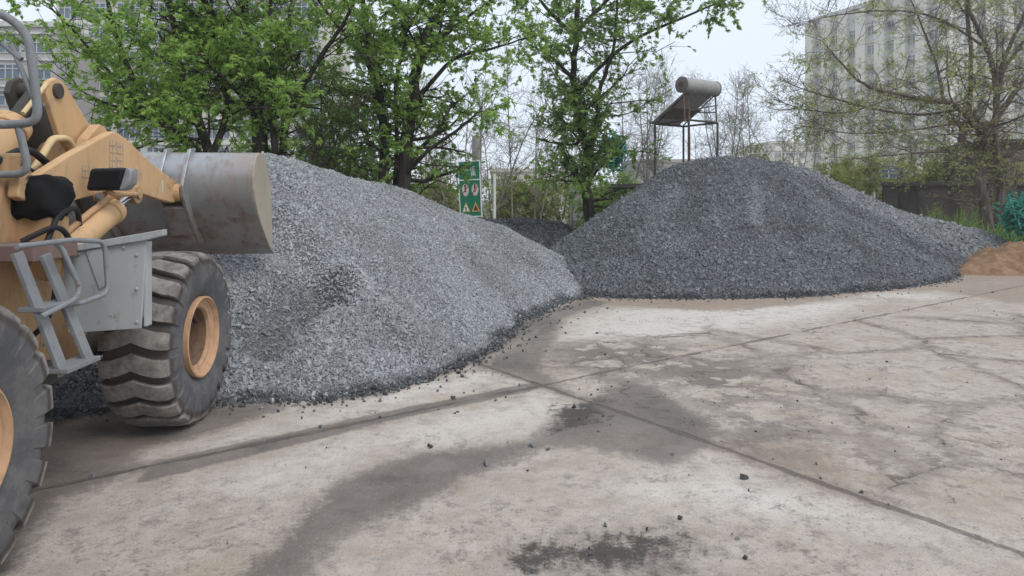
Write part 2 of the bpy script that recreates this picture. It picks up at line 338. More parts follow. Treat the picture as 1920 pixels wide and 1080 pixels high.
def hD(X, Y): return ridge(X, Y, [(8, 22.6, 3.2), (9.4, 22.6, 3.0), (13.1, 23.2, 1.6), (15.9, 23.6, .95), (17, 23.9, .5)], .72)+.08*fbm(X*.8, Y*.8+9, 3)
def hE(X, Y): return ridge(X, Y, [(12.5, 18.6, .35), (14.2, 19.4, .9), (17, 19.3, 1.0), (20, 19, 1.2)], .62)+.14*fbm(X*1.1, Y*1.1+3, 4)
def gravel_mat(name, lo, hi, wetc):
    m = NM(name, .85, 0, .3); t = m.attr('tone'); n = m.noise(14, 3)
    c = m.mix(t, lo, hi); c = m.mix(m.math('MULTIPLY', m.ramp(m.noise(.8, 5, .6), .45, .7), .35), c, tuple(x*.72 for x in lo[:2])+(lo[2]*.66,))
    c = m.mix(m.math('MULTIPLY', m.attr('wet_dark'), .8), c, wetc)
    m.color(c).bump(m.noise(90, 3), .004, .4); return m.m
_cube = np.array([(a, b, e) for e in (-1, 1) for b in (-1, 1) for a in (-1, 1)], float)*.5
_cf = np.array([(0, 2, 3, 1), (4, 5, 7, 6), (0, 1, 5, 4), (2, 6, 7, 3), (0, 4, 6, 2), (1, 3, 7, 5)])
def stones(P, size, rg, flat=.7):
    """angular crushed stones at points P"""
    n = len(P); q = rg.normal(size=(n, 4)); q /= np.linalg.norm(q, axis=1)[:, None]; a, b, c, d = q.T
    Rm = np.stack([1-2*(c*c+d*d), 2*(b*c-a*d), 2*(b*d+a*c), 2*(b*c+a*d), 1-2*(b*b+d*d), 2*(c*d-a*b), 2*(b*d-a*c), 2*(c*d+a*b), 1-2*(b*b+c*c)], -1).reshape(n, 3, 3)
    sc_ = size[:, None]*np.stack([rg.uniform(.85, 1.5, n), rg.uniform(.7, 1.1, n), rg.uniform(.5, .9, n)], -1)
    v = (_cube[None]+rg.uniform(-.33, .33, (n, 8, 3)))*sc_[:, None, :]
    v = np.einsum('nij,nkj->nki', Rm, v)+P[:, None, :]
    f = _cf[None]+(np.arange(n)*8)[:, None, None]
    return v.reshape(-1, 3), f.reshape(-1, 4)
def gravel_pile(name, hf, x0, x1, y0, y1, cell, dst, mat, label, size, seed, front=None, group='piles of crushed stone', cat='gravel pile', wet_h=.11, tone=(0, 1), streaks=()):
    rg = np.random.default_rng(seed)
    xs = np.arange(x0, x1, cell); ys = np.arange(y0, y1, cell); X, Y = np.meshgrid(xs, ys); Z = hf(X, Y); ny, nx = X.shape
    i = np.arange(ny*nx).reshape(ny, nx); q = np.stack([i[:-1, :-1], i[:-1, 1:], i[1:, 1:], i[1:, :-1]], -1).reshape(-1, 4)
    keep = (Z.ravel()[q].max(1) > -.02); q = q[keep]; Z = np.maximum(Z, -.12)
    V = np.stack([X, Y, Z], -1).reshape(-1, 3); u, inv = np.unique(q, return_inverse=True); V = V[u]; q = inv.reshape(-1, 4)
    wet_dark = 1-sstep(.02, wet_h, V[:, 2]+.06*fbm(V[:, 0]*2, V[:, 1]*2, 3))
    tn = np.full(len(V), .0); wet_dark = np.maximum(wet_dark, .55)  # sheet under the stones darkened throughout: shade of the gaps put into colour
    # stones over the surface
    gx, gy = np.meshgrid(np.arange(x0, x1, dst), np.arange(y0, y1, dst*.8))
    gx = (gx+rg.uniform(-.6, .6, gx.shape)*dst).ravel(); gy = (gy+rg.uniform(-.6, .6, gy.shape)*dst).ravel()
    if front is not None: k = front(gx, gy); gx, gy = gx[k], gy[k]
    h = hf(gx, gy); edge = rg.random(len(h))*.12
    k = h > -.015; gx, gy, h = gx[k], gy[k], h[k]
    s = size*np.exp(rg.normal(0, .30, len(h)))
    P = np.stack([gx, gy, h+s*rg.uniform(0, .45, len(h))], -1); sv, sf = stones(P, s, rg)
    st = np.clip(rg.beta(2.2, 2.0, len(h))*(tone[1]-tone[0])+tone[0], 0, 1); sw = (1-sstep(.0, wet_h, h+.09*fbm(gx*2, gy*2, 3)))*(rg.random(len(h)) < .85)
    for a_, b_, wd_, up_ in streaks: st = np.clip(st+gash(gx, gy, a_, b_, wd_, up_), 0, 1)  # paler crests, darker hollows: light and shade put into stone tone, partly finer gravel
    o = npmesh(name, np.concatenate([V, sv]), [q, sf+len(V)], mat, dict(tone=np.concatenate([tn, np.repeat(st, 8)]), wet_dark=np.concatenate([wet_dark, np.repeat(sw, 8)])))
    return tag(o, label, cat, group)
MA = gravel_mat('grey_gravel', (.195, .198, .202), (.425, .43, .438), (.045, .045, .046))
MBm = gravel_mat('dark_gravel', (.09, .094, .098), (.235, .243, .252), (.04, .04, .042))
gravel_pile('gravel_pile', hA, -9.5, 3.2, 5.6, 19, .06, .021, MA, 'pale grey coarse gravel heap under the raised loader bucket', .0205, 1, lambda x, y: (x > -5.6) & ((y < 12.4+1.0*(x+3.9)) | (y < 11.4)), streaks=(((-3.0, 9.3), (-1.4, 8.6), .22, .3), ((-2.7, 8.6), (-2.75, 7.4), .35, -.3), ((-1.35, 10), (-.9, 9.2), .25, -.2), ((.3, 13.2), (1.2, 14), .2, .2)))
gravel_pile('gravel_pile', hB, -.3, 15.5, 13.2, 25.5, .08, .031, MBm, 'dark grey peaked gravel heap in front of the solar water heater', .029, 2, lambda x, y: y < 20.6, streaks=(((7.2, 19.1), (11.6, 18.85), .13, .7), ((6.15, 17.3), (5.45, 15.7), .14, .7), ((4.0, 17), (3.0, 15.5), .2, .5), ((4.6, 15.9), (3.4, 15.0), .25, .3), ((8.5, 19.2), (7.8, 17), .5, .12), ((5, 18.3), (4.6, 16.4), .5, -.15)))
gravel_pile('gravel_pile', hC, -4.5, 4.5, 17, 23.5, .1, .05, MBm, 'low dark gravel heap in the gap between the two big heaps', .045, 3, lambda x, y: y < 20.7, tone=(0, .4))
gravel_pile('gravel_pile', hD, 4, 18.5, 19, 28, .1, .05, MA, 'long low gravel heap tapering towards the orange sand', .045, 4, lambda x, y: (y < 24) & (x > 8), tone=(0, .5))
sm = NM('orange_sand', .95); sn = sm.noise(3, 8, .7)
sm.color(sm.mix(sm.ramp(sn, .35, .65), (.30, .172, .098), (.48, .30, .18))).bump(sm.noise(14, 9, .75), .12)
def sand():
    x0, x1, y0, y1, c = 11.2, 22, 16.8, 22, .06
    X, Y = np.meshgrid(np.arange(x0, x1, c), np.arange(y0, y1, c)); Z = hE(X, Y)*.85+.13*fbm(X*2.2, Y*2.2, 3)+.13*np.abs(fbm(X*4.5, Y*4.5, 4)); ny, nx = X.shape
    i = np.arange(ny*nx).reshape(ny, nx); q = np.stack([i[:-1, :-1], i[:-1, 1:], i[1:, 1:], i[1:, :-1]], -1).reshape(-1, 4)
    q = q[Z.ravel()[q].max(1) > -.02]; V = np.stack([X, Y, np.maximum(Z, -.12)], -1).reshape(-1, 3); u, inv = np.unique(q, return_inverse=True)
    tag(npmesh('sand_pile', V[u], inv.reshape(-1, 4), sm.m, None, True), 'orange sand heap beside the end of the dark gravel', 'sand pile')
sand()
def loose():
    rg = np.random.default_rng(8); P = []
    for hf, x0, x1, y0, y1, n in ((hA, -5, 3, 5.8, 15, 260000), (hB, 0, 14, 13, 20, 160000)):
        x = rg.uniform(x0, x1, n); y = rg.uniform(y0, y1, n); h = hf(x, y)
        pr = np.exp(h/.05)*(h < 0)*.6+np.exp(h/.30)*(h < 0)*.006
        k = rg.random(n) < pr*1.0; P.append(np.stack([x[k], y[k], np.full(k.sum(), .008)], -1))
    for c, n, s in ((G(1330, 790), 40, .9), (G(1500, 760), 26, 1.0), (G(1090, 1040), 12, .2), (G(1250, 1010), 10, .3), (G(1150, 700), 26, .8)):
        P.append(np.stack([rg.normal(c[0], s, n), rg.normal(c[1], s, n), np.full(n, .006)], -1))
    n = 150; P.append(np.stack([rg.uniform(-3, 9, n), rg.uniform(3, 14, n), np.full(n, .005)], -1))
    for u, v in ((1075, 765), (808, 840), (911, 872), (996, 838), (1396, 898), (860, 700), (812, 713), (850, 748), (692, 742), (605, 745)):
        P.append(np.array([[*G(u, v), .012]]))
    big = 10; P = np.concatenate(P); s = .02*np.exp(rg.normal(0, .35, len(P))); s[-big:] = .034
    s[-big-264:-big] *= .5
    v, f = stones(P, s, rg); tn = rg.beta(1.3, 3, len(P))
    tag(npmesh('loose_gravel', v, f, MBm, dict(tone=np.repeat(tn, 8), wet_dark=np.repeat((rg.random(len(P)) < .45)*1.0, 8))), 'loose dark stones scattered on the concrete along the heaps', 'loose stones', kind='stuff')
loose()
# ------------------------------------------------------------------ wheel loader
LD = empty('wheel_loader', (-3.91, 4.61, 0), R(2.8), 'old dusty yellow wheel loader with its bucket raised over the gravel', 'wheel loader')
def tyre_mesh():
    NL, Wd = 21, .275
    half = [(.0, .695), (.08, .695), (.16, .69), (.215, .68), (.25, .655), (.268, .60), (.275, .53), (.27, .46), (.255, .405), (.24, .37), (.225, .355)]
    prof = [(-x, r) for x, r in half[::-1]]+[(x, r) for x, r in half[1:]]
    ph = [0, .05, .10, .2, .32, .40, .44, .5, .58, .66, .74, .82, .90, .95]      # inside one lug period: groove .10-.40
    up = lambda p: 0.0 if .07 < p < .43 else 1.0
    th = [(k+p)/NL*2*math.pi for k in range(NL) for p in ph]; V = []; A = []
    for x, r in prof:
        s = x/Wd; bend = (.52*min(abs(s), .5)+.10*max(0, abs(s)-.5))*2*math.pi/NL
        lugw = sstep(.48, .60, np.array(r)).item() if abs(x) > .2 else 1
        for k in range(NL):
            for p in ph:
                t = (k+p)/NL*2*math.pi+bend; l = up(p)*lugw
                rr = r+.055*l if r > .6 else r+.02*l; xx = x*(1+.05*l) if r > .55 else x
                V.append((xx, rr*math.cos(t), rr*math.sin(t)))
                a = (.42+.58*l) if r > .645 else (.0 if r < .56 else .25*l)
                A.append(a)
    n = NL*len(ph); m = len(prof); i = np.arange(m*n).reshape(m, n); j = np.roll(i, -1, 1)
    Fq = np.stack([i[:-1], i[1:], j[1:], j[:-1]], -1).reshape(-1, 4)
    return np.array(V), Fq, np.array(A)
def wheel(name, loc, flip=False):
    e = link(name, None, LD, loc)
    if flip: e.rotation_euler = (0, 0, math.pi)
    return e
tv, tf, ta = tyre_mesh()
rim_mb = MB().lathe([(.255, .352), (.275, .352), (.28, .338), (.264, .330), (.256, .322), (.240, .318), (.236, .300), (.226, .292), (.222, .262), (.205, .252), (.19, .250)], (0, 0, 0), 64)
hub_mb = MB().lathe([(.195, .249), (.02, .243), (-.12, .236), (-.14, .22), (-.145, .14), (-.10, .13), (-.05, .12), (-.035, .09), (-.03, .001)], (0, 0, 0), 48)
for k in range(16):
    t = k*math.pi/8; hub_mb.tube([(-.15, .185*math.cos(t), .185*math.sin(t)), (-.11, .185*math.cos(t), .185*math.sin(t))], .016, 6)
rim_mb.lathe([(-.23, .352), (.255, .352)], (0, 0, 0), 64)
w0 = wheel('wheel', (1.0, 1.43, .75)); w0.empty_display_size = .1
ty = npmesh('tyre', tv, tf, M['tyre'], dict(tread=ta), True, w0); ty.data.set_sharp_from_angle(angle=R(32))
rim = rim_mb.build('rim', M['rim'], w0, 0, True); hub = hub_mb.build('hub', worn('hub_paint_shaded', (.20, .125, .08), (.11, .08, .062), (.04, .033, .028), 5, .8, .8), w0, 0, True)  # dark dirty hub colour also carries the painted shade of the rim recess
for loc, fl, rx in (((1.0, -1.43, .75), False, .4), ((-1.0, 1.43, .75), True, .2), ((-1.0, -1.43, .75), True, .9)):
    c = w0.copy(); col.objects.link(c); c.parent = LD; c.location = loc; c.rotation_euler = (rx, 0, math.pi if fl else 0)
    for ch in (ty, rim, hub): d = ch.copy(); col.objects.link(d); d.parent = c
# frames, axles, tower
f = MB(); f.prism([(.0, .62), (.05, 1.55), (.2, 2.0), (.28, 2.28), (.5, 2.3), (.62, 2.0), (1.1, 1.5), (2.0, .95), (2.0, .6)], -.36, .36)
f.build('front_frame', M['yellow_dirty'], LD, .02)
f = MB(); f.box((0, -1.5, .95), (.8, 2.9, .6)); f.box((0, -.12, 1.0), (.5, .35, .5)); f.build('rear_frame', M['darksteel'], LD, .02)
f = MB(); f.tube([(-.95, 1.43, .75), (-.4, 1.43, .75), (-.3, 1.43, .75), (.3, 1.43, .75), (.4, 1.43, .75), (.95, 1.43, .75)], [.14, .14, .24, .24, .14, .14], 16); f.build('axle', M['darksteel'], LD, 0, True)
f = MB(); f.tube([(-.95, -1.43, .75), (-.3, -1.43, .75), (.3, -1.43, .75), (.95, -1.43, .75)], [.14, .2, .2, .14], 16); f.build('axle', M['darksteel'], LD, 0, True)
# lift arms
arm = [(.22, 1.97), (.24, 2.13), (.46, 2.14), (.85, 2.31), (1.42, 2.53), (1.5, 2.555), (1.58, 2.55), (1.77, 2.49), (2.19, 2.32), (2.74, 2.15), (2.83, 2.12), (2.87, 2.06), (2.86, 1.99), (2.8, 1.935), (2.7, 1.92), (2.42, 1.95), (1.87, 2.03), (1.45, 2.04), (1.2, 1.99), (.93, 1.95), (.5, 1.88)]
for sx in (1, -1):
    a = MB().prism(arm, sx*.385, sx*.465).build('lift_arm', M['yellow'], LD, .012)
    MB().tube([(sx*.34, 2.77, 2.03), (sx*.53, 2.77, 2.03)], .095, 20).tube([(sx*.53, 2.77, 2.03), (sx*.55, 2.77, 2.03)], .05, 14).build('pin_boss', M['yellow'], a, .01)
    MB().tube([(sx*.46, 1.62, 2.0), (sx*.62, 1.62, 2.0)], .085, 18).tube([(sx*.62, 1.62, 2.0), (sx*.64, 1.62, 2.0)], .045, 12).build('pin_boss', M['yellow_dirty'], a, .01)
    cy = MB(); p0, p1 = Vector((sx*.56, .35, 1.45)), Vector((sx*.56, 1.62, 2.0)); dd = (p1-p0)
    cy.tube([p0, p0+dd*.70], .10, 20).tube([p0+dd*.69, p0+dd*.755], .112, 20)
    c0 = cy.build('lift_cylinder', M['yellow'], LD, .008, True)
    MB().tube([p0+dd*.75, p0+dd*.97], .042, 16).build('piston_rod', M['chrome'], c0, 0, True)
    MB().tube([p0+dd*.2+Vector((0, -.06, .11)), p0+dd*.5+Vector((0, -.06, .115)), p0+dd*.86+Vector((0, -.05, .11))], .026, 10).build('oil_pipe', M['yellow_dirty'], c0, 0, True)
MB().tube([(-.385, 1.5, 2.33), (.385, 1.5, 2.33)], .13, 22).build('cross_tube', M['yellow'], LD, .01)
# bell crank, tilt cylinder, link
ck = [(1.02, 2.82), (1.06, 2.92), (1.16, 2.97), (1.27, 2.95), (1.38, 2.86), (1.62, 2.66), (1.95, 2.44), (2.25, 2.02), (2.3, 1.8), (2.18, 1.76), (2.05, 1.9), (1.8, 2.22), (1.45, 2.3), (1.2, 2.5)]
bc = MB().prism(ck, .12, .17).build('bell_crank', M['yellow'], LD, .01)
MB().prism(ck, -.17, -.12).build('inner_plate', M['darksteel'], bc, .01)
MB().tube([(-.18, 1.17, 2.86), (.195, 1.17, 2.86)], .065, 16).build('pin', M['darksteel'], bc, .006)
MB().prism([(1.35, 2.36), (1.4, 2.48), (1.6, 2.63), (1.68, 2.62), (1.82, 2.5), (1.9, 2.34), (1.6, 2.28)], .2, .29).tube([(.29, 1.72, 2.5), (.31, 1.72, 2.5)], .06, 16).build('pivot_bracket', M['yellow'], LD, .012)
p0, p1 = Vector((0, .1, 1.75)), Vector((0, 1.17, 2.86)); dd = p1-p0
tc_ = MB().tube([p0, p0+dd*.68], .135, 24).tube([p0+dd*.66, p0+dd*.72], .15, 24).build('tilt_cylinder', M['yellow'], LD, .008, True)
MB().tube([p0+dd*.72, p0+dd*.97], .06, 16).build('piston_rod', M['darksteel'], tc_, 0, True)
MB().tube(round_path([(.22, .62, 2.05), (.22, .82, 2.22), (.22, 1.02, 2.45), (.22, 1.22, 2.47), (.22, 1.32, 2.4), (.22, 1.3, 2.28)], .06), .03, 10).build('oil_pipe', M['pipe'], LD, 0, True)
MB().tube([(.22, 1.3, 2.3), (.22, 1.3, 2.18), (.2, 1.2, 2.05)], .04, 10).build('rubber_hose', M['hose'], LD, 0, True)
MB().tube([(.16, .75, 2.62), (.16, 1.05, 2.9)], .018, 8).build('grease_line', M['pipe'], LD, 0, True)
MB().tube(round_path([(.3, .2, 2.2), (.32, .55, 2.35), (.3, .9, 2.2), (.3, 1.1, 2.0)], .15, 6), .028, 10).build('rubber_hose', M['hose'], LD, 0, True)
MB().tube(round_path([(.26, .1, 2.0), (.34, .45, 2.22), (.34, .8, 2.05), (.3, 1.0, 1.85)], .15, 6), .024, 10).build('rubber_hose', M['hose'], LD, 0, True)
# bucket
wr = [(3.1, 2.47), (2.96, 2.47), (2.86, 2.42), (2.80, 2.33), (2.775, 2.2), (2.79, 2.07), (2.84, 1.93), (2.93, 1.79), (3.05, 1.66), (3.2, 1.53), (3.33, 1.42), (3.46, 1.335)]
def off(poly, d):
    out = []
    for i, p in enumerate(poly):
        a, b = Vector(poly[max(i-1, 0)]), Vector(poly[min(i+1, len(poly)-1)]); t = (b-a).normalized(); out.append((p[0]-t.y*d, p[1]+t.x*d))
    return out
bk = MB().prism(wr+off(wr, .03)[::-1], -1.25, 1.25).build('bucket', M['bucket'], LD, .006, True)
side = wr+[(3.45, 1.5), (3.40, 2.05), (3.32, 2.2), (3.12, 2.5)]
for sx in (1, -1): MB().prism(side, sx*1.25, sx*1.278).build('side_plate', M['bucket_side'], bk, .006)
MB().prism([(3.40, 1.385), (3.42, 1.405), (3.50, 1.33), (3.475, 1.318)], -1.28, 1.28).build('cutting_edge', M['bucket'], bk, .004)
ear = [(2.66, 2.1), (2.7, 2.2), (2.86, 2.50), (3.0, 2.52), (2.9, 2.3), (2.86, 1.95), (3.0, 1.72), (3.25, 1.48), (3.16, 1.46), (2.93, 1.66), (2.78, 1.84), (2.68, 1.98)]
for x in (.56, .31, -.31, -.56): MB().prism(ear, x-.018, x+.018).build('hinge_ear', M['bucket'], bk, .005)
for sx in (1, -1): MB().prism([(2.755, 1.86), (2.91, 1.665), (3.16, 1.45), (3.2, 1.48), (2.95, 1.7), (2.79, 1.89)], sx*.33, sx*.54).build('gusset_plate', M['bucket'], bk, .003)
faded = simple('faded_decal', (.47, .36, .27), .75, 0, .2, 30); dc = MB()
for y0, z0, sc_ in ((1.42, 2.36, 1.0), (1.42, 2.23, 1.0), (1.545, 2.36, 1.0), (1.545, 2.235, 1.0), (1.0, 2.13, .9), (1.11, 2.13, .9)):
    if y0 == 1.0: dc.build('faded_lettering', faded, LD); dc = MB()
    for a in ((0, .06, .1, .014), (0, .0, .12, .012), (.05, .0, .012, .12), (.0, .0, .014, .11), (.1, .03, .012, .08)): dc.box((.4655, y0+(a[0]+a[2]/2)*sc_, z0+(a[1]+a[3]/2)*sc_), (.003, a[2]*sc_, a[3]*sc_))
dc.build('faded_lettering', faded, LD); MB().box((.466, 2.44, 2.09), (.003, .035, .13)).build('white_sticker', simple('sticker', (.6, .57, .5), .7), LD)
# lamp
lo = [(-.154, -.09), (.108, -.088), (.16, .098), (-.117, .09)]; LQ = lambda P: [(.675+a, 2.115+b) for a, b in P]
hl = MB().prism(LQ(lo), .94, 1.08, 'y').build('headlamp', M['black'], LD, .028, True, 4)
MB().prism(LQ([(.10, -.092), (.15, -.078), (.19, -.03), (.203, .05), (.198, .088), (.158, .096)]), .955, 1.085, 'y').build('lens', M['lens'], hl, .012, True)
MB().tube(round_path([(.68, 1.02, 2.06), (.68, 1.02, 2.0), (.62, 1.58, 2.0)], .05), .022, 8).build('bracket', M['yellow_dirty'], hl, 0, True)
# fender and deck
fm = MB().prism([(.66, 1.56), (.70, .98), (1.215, 1.01), (1.255, 1.66), (.66, 1.57)], .40, .425, 'y')
for x, z in ((1.19, 1.06), (1.19, 1.3), (1.19, 1.55), (.78, 1.56), (.95, 1.585), (1.1, 1.605)): fm.tube([(x, .405, z), (x, .385, z)], .013, 6)
fp = fm.build('fender', M['grey_paint'], LD, .005)
MB().prism([(.62, 1.555), (.62, 1.60), (1.385, 1.735), (1.385, 1.69), (1.25, 1.655)], .37, .45, 'y').build('top_plate', M['grey_paint'], fp, .005)
MB().prism([(.83, 1.585), (.98, 1.605), (1.0, 1.35), (.93, 1.3)], .385, .398, 'y').build('stiffener', M['grey_paint'], fp, .003)
MB().box((1.235, .47, 1.33), (.02, .09, .62)).build('side_flange', M['grey_paint'], fp, .004)
MB().box((.3, .1, 1.60), (1.0, .5, .11)).build('deck_plate', M['brown_deck'], LD, .01)
MB().box((.42, .5, 1.70), (.34, .24, .26)).build('valve_box', M['yellow_dirty'], LD, .02)
MB().box((.7, -.28, .82), (.5, .6, .12)).build('sill_box', M['darksteel'], LD, .02)
for k, (xx, pts) in enumerate(((.60, [(.60, .3, 1.62), (.62, .42, 1.85), (.60, .7, 1.9), (.56, .8, 1.75)]), (.5, [(.5, .2, 1.66), (.66, .36, 1.78), (.68, .5, 1.62), (.66, .52, 1.3)]), (.3, [(.62, .3, 1.55), (.66, .34, 1.3), (.6, .3, 1.05), (.4, .3, .9)]))):
    MB().tube(round_path(pts, .1, 6), .02, 8).build('rubber_hose', M['hose'], LD, 0, True)
def cloth():
    n, m_ = 36, 18; V = []
    for i in range(m_+1):
        ph = math.pi*i/m_
        for k in range(n):
            t = 2*math.pi*k/n; s = lambda x: math.copysign(abs(x)**.42, x)
            x, y, z = s(math.sin(ph))*s(math.cos(t))*.225, s(math.sin(ph))*s(math.sin(t))*.2, s(math.cos(ph))*.15
            q = float(fbm(np.array(x*9+3.), np.array(z*12+y*7.), 3)); r_ = 1+.28*q
            V.append((.40+x*r_, .5+y*r_, 1.975+z*(1+.3*q)-(.05*max(0, -z)*8*(.3+q))))
    i = np.arange((m_+1)*n).reshape(m_+1, n); j = np.roll(i, -1, 1)
    npmesh('cover_cloth', np.array(V), np.stack([i[:-1], i[1:], j[1:], j[:-1]], -1).reshape(-1, 4), M['black_cloth'], None, True, LD)
cloth()
# ladder
ld = None
for a, b in (((.88, -.44, 1.63), (1.1, -.34, .86)), ((.9, -.20, 1.60), (1.1, -.06, .88))):
    p, q = Vector(a), Vector(b); d = q-p; Mx = Matrix.Rotation(math.atan2(d.x, -d.z)*-1, 3, 'Y') @ Matrix.Rotation(math.atan2(d.y, -d.z)*1, 3, 'X')
    s_ = MB().box((p+q)/2, (.028, .092, d.length), Mx)
    if ld is None: ld = s_.build('ladder', M['rail'], LD, .004)
    else: s_.build('stringer', M['rail'], ld, .004)
for t in (.45, .97):
    p = Vector((.88, -.44, 1.63)).lerp(Vector((1.1, -.34, .86)), t); q = Vector((.9, -.20, 1.6)).lerp(Vector((1.1, -.06, .88)), t)
    MB().box((p+q)/2+Vector((-.02, .0, 0)), (.16, (q-p).length+.1, .03)).build('rung', M['rail'], ld, .004)
MB().tube(round_path([(1.02, -.66, 1.68), (1.03, -.13, 1.69), (1.08, .17, 1.66), (1.09, .2, 1.30), (1.05, -.06, 1.265), (1.0, -.1, 1.26)], .07), .017, 10).build('grab_rail', M['rail'], LD, 0, True)
MB().tube(round_path([(1.0, -.27, 1.69), (1.02, -.22, 1.64), (1.08, -.13, 1.38), (1.08, -.17, 1.31), (1.06, -.5, 1.25)], .06), .017, 10).build('grab_rail', M['rail'], LD, 0, True)
# cab with mirror rails
cb = MB(); [cb.box((sx*.7, y, 2.25), (.07, .07, 1.5)) for sx in (1, -1) for y in (-.72, -1.95)]; cb.box((0, -1.33, 1.5), (1.46, 1.3, .12)); cb.box((0, -1.33, 3.03), (1.56, 1.45, .1))
cab = cb.build('cab', M['yellow'], LD, .02)
gl = MB(); gl.box((.71, -1.33, 2.3), (.012, 1.15, 1.3)); gl.box((-.71, -1.33, 2.3), (.012, 1.15, 1.3)); gl.box((0, -.71, 2.3), (1.3, .012, 1.3)); gl.build('glass', M['glass'], cab)
MB().box((0, -1.33, 1.27), (1.3, 1.2, .33)).build('cab_base', M['yellow_dirty'], LD, .03)
MB().box((0, -2.75, 1.6), (1.35, 1.35, .8)).build('engine_hood', M['yellow'], LD, .08)
MB().tube(round_path([(.7, -.6, 3.0), (.3, .15, 3.27), (.46, .18, 3.2), (.55, .2, 3.08), (.615, .2, 2.55), (.57, .2, 2.485), (.36, .18, 2.47), (.55, -.55, 2.45), (.7, -.69, 2.45)], .09), .03, 12).build('mirror_rail', M['rail'], LD, 0, True)
MB().tube(round_path([(.475, .2, 2.48), (.50, .2, 2.38), (.545, .2, 2.18), (.5, .2, 2.13), (.34, .18, 2.125), (.6, -.55, 2.1), (.7, -.69, 2.1)], .06), .026, 12).build('mirror_rail', M['rail'], LD, 0, True)
MB().tube([(.37, .2, 3.04), (.5, .2, 2.93)], .02, 8).tube([(.43, .2, 3.03), (.6, .2, 2.62)], .018, 8).build('rail_brace', M['rail'], LD, 0, True)
# ------------------------------------------------------------------ trees
def leaf_mat(name, lo, hi, tr=.35, rough=.6):
    m = NM(name, rough, 0, .25); t = m.attr('tone'); c = m.mix(t, lo, hi); m.color(c)
    tl = m.n('ShaderNodeBsdfTranslucent'); m._in(tl.inputs[0], m.mix(.5, c, tuple(x*1.4 for x in hi)))
    ms = m.n('ShaderNodeMixShader'); ms.inputs[0].default_value = tr; m.l(m.p.outputs[0], ms.inputs[1]); m.l(tl.outputs[0], ms.inputs[2])
    m.l(ms.outputs[0], m.t.nodes['Material Output'].inputs[0]); return m.m
def bark_mat(name, a, b):
    m = NM(name, .9, 0, .2); m.color(m.mix(m.ramp(m.noise(9, 7, .7, 0, (1, 1, .25)), .35, .65), a, b)).bump(m.noise(30, 5, .6, 0, (1, 1, .2)), .02, .6); return m.m
M['leaf'] = leaf_mat('maple_leaf', (.16, .27, .06), (.43, .60, .16), .55)
M['leaf2'] = leaf_mat('olive_leaf', (.16, .19, .06), (.44, .47, .16), .45)
M['leaf3'] = leaf_mat('dark_leaf', (.12, .20, .055), (.32, .46, .13), .55)
M['leaf4'] = leaf_mat('bud_leaf', (.24, .28, .09), (.50, .55, .19), .45)
M['bark'] = bark_mat('dark_bark', (.028, .022, .018), (.075, .062, .052))
M['bark2'] = bark_mat('twig_bark', (.10, .074, .066), (.215, .17, .155))
M['bark3'] = bark_mat('pale_twig_bark', (.15, .13, .115), (.27, .245, .225))
class Tubes:
    def __init__(s): s.V = []; s.F = []; s.n = 0
    def add(s, pts, r0, r1, k):
        P = np.asarray(pts, float); m = len(P); D = np.gradient(P, axis=0); D /= np.linalg.norm(D, axis=1)[:, None]+1e-9
        up = np.array([.31, .53, .17]) if abs(D[0] @ np.array([.31, .53, .17]))/.64 < .9 else np.array([1., 0, 0])
        A = np.cross(D, up); A /= np.linalg.norm(A, axis=1)[:, None]+1e-9; B = np.cross(D, A)
        t = np.arange(k)*2*np.pi/k; r = np.linspace(r0, r1, m)[:, None, None]
        V = P[:, None]+r*(A[:, None]*np.cos(t)[None, :, None]+B[:, None]*np.sin(t)[None, :, None])
        i = np.arange(m*k).reshape(m, k)+s.n; j = np.roll(i, -1, 1)
        s.V.append(V.reshape(-1, 3)); s.F.append(np.stack([i[:-1], j[:-1], j[1:], i[1:]], -1).reshape(-1, 4)); s.n += m*k
def catmull(pts, per=5):
    P = [np.array(p, float) for p in pts]; P = [2*P[0]-P[1]]+P+[2*P[-1]-P[-2]]; out = []
    for i in range(1, len(P)-2):
        for t in np.linspace(0, 1, per, endpoint=False):
            a, b, c, d = P[i-1:i+3]; out.append(.5*(2*b+(c-a)*t+(2*a-5*b+4*c-d)*t*t+(-a+3*b-3*c+d)*t**3))
    return np.array(out+[P[-2]])
def wander(p, d, L, n, rg, jit=.18, trop=0.0):
    pts = [np.array(p)]; d = np.array(d, float); d /= np.linalg.norm(d)
    for i in range(n):
        d = d+rg.normal(0, jit, 3)+np.array([0, 0, trop]); d /= np.linalg.norm(d); pts.append(pts[-1]+d*L/n)
    return np.array(pts)
def kites(P, Dr, L, wd, rg):
    """one kite-shaped leaflet each"""
    n = len(P); up = rg.normal(0, .5, (n, 3))+np.array([0, 0, 1.]); S = np.cross(Dr, up); S /= np.linalg.norm(S, axis=1)[:, None]+1e-9
    N = np.cross(S, Dr); L = L[:, None]; wd = wd[:, None]
    v = np.stack([P, P+Dr*L*.45+S*wd*.5+N*L*.06, P+Dr*L-N*L*.08, P+Dr*L*.45-S*wd*.5+N*L*.06], 1)
    return v.reshape(-1, 3), np.arange(n*4).reshape(n, 4)
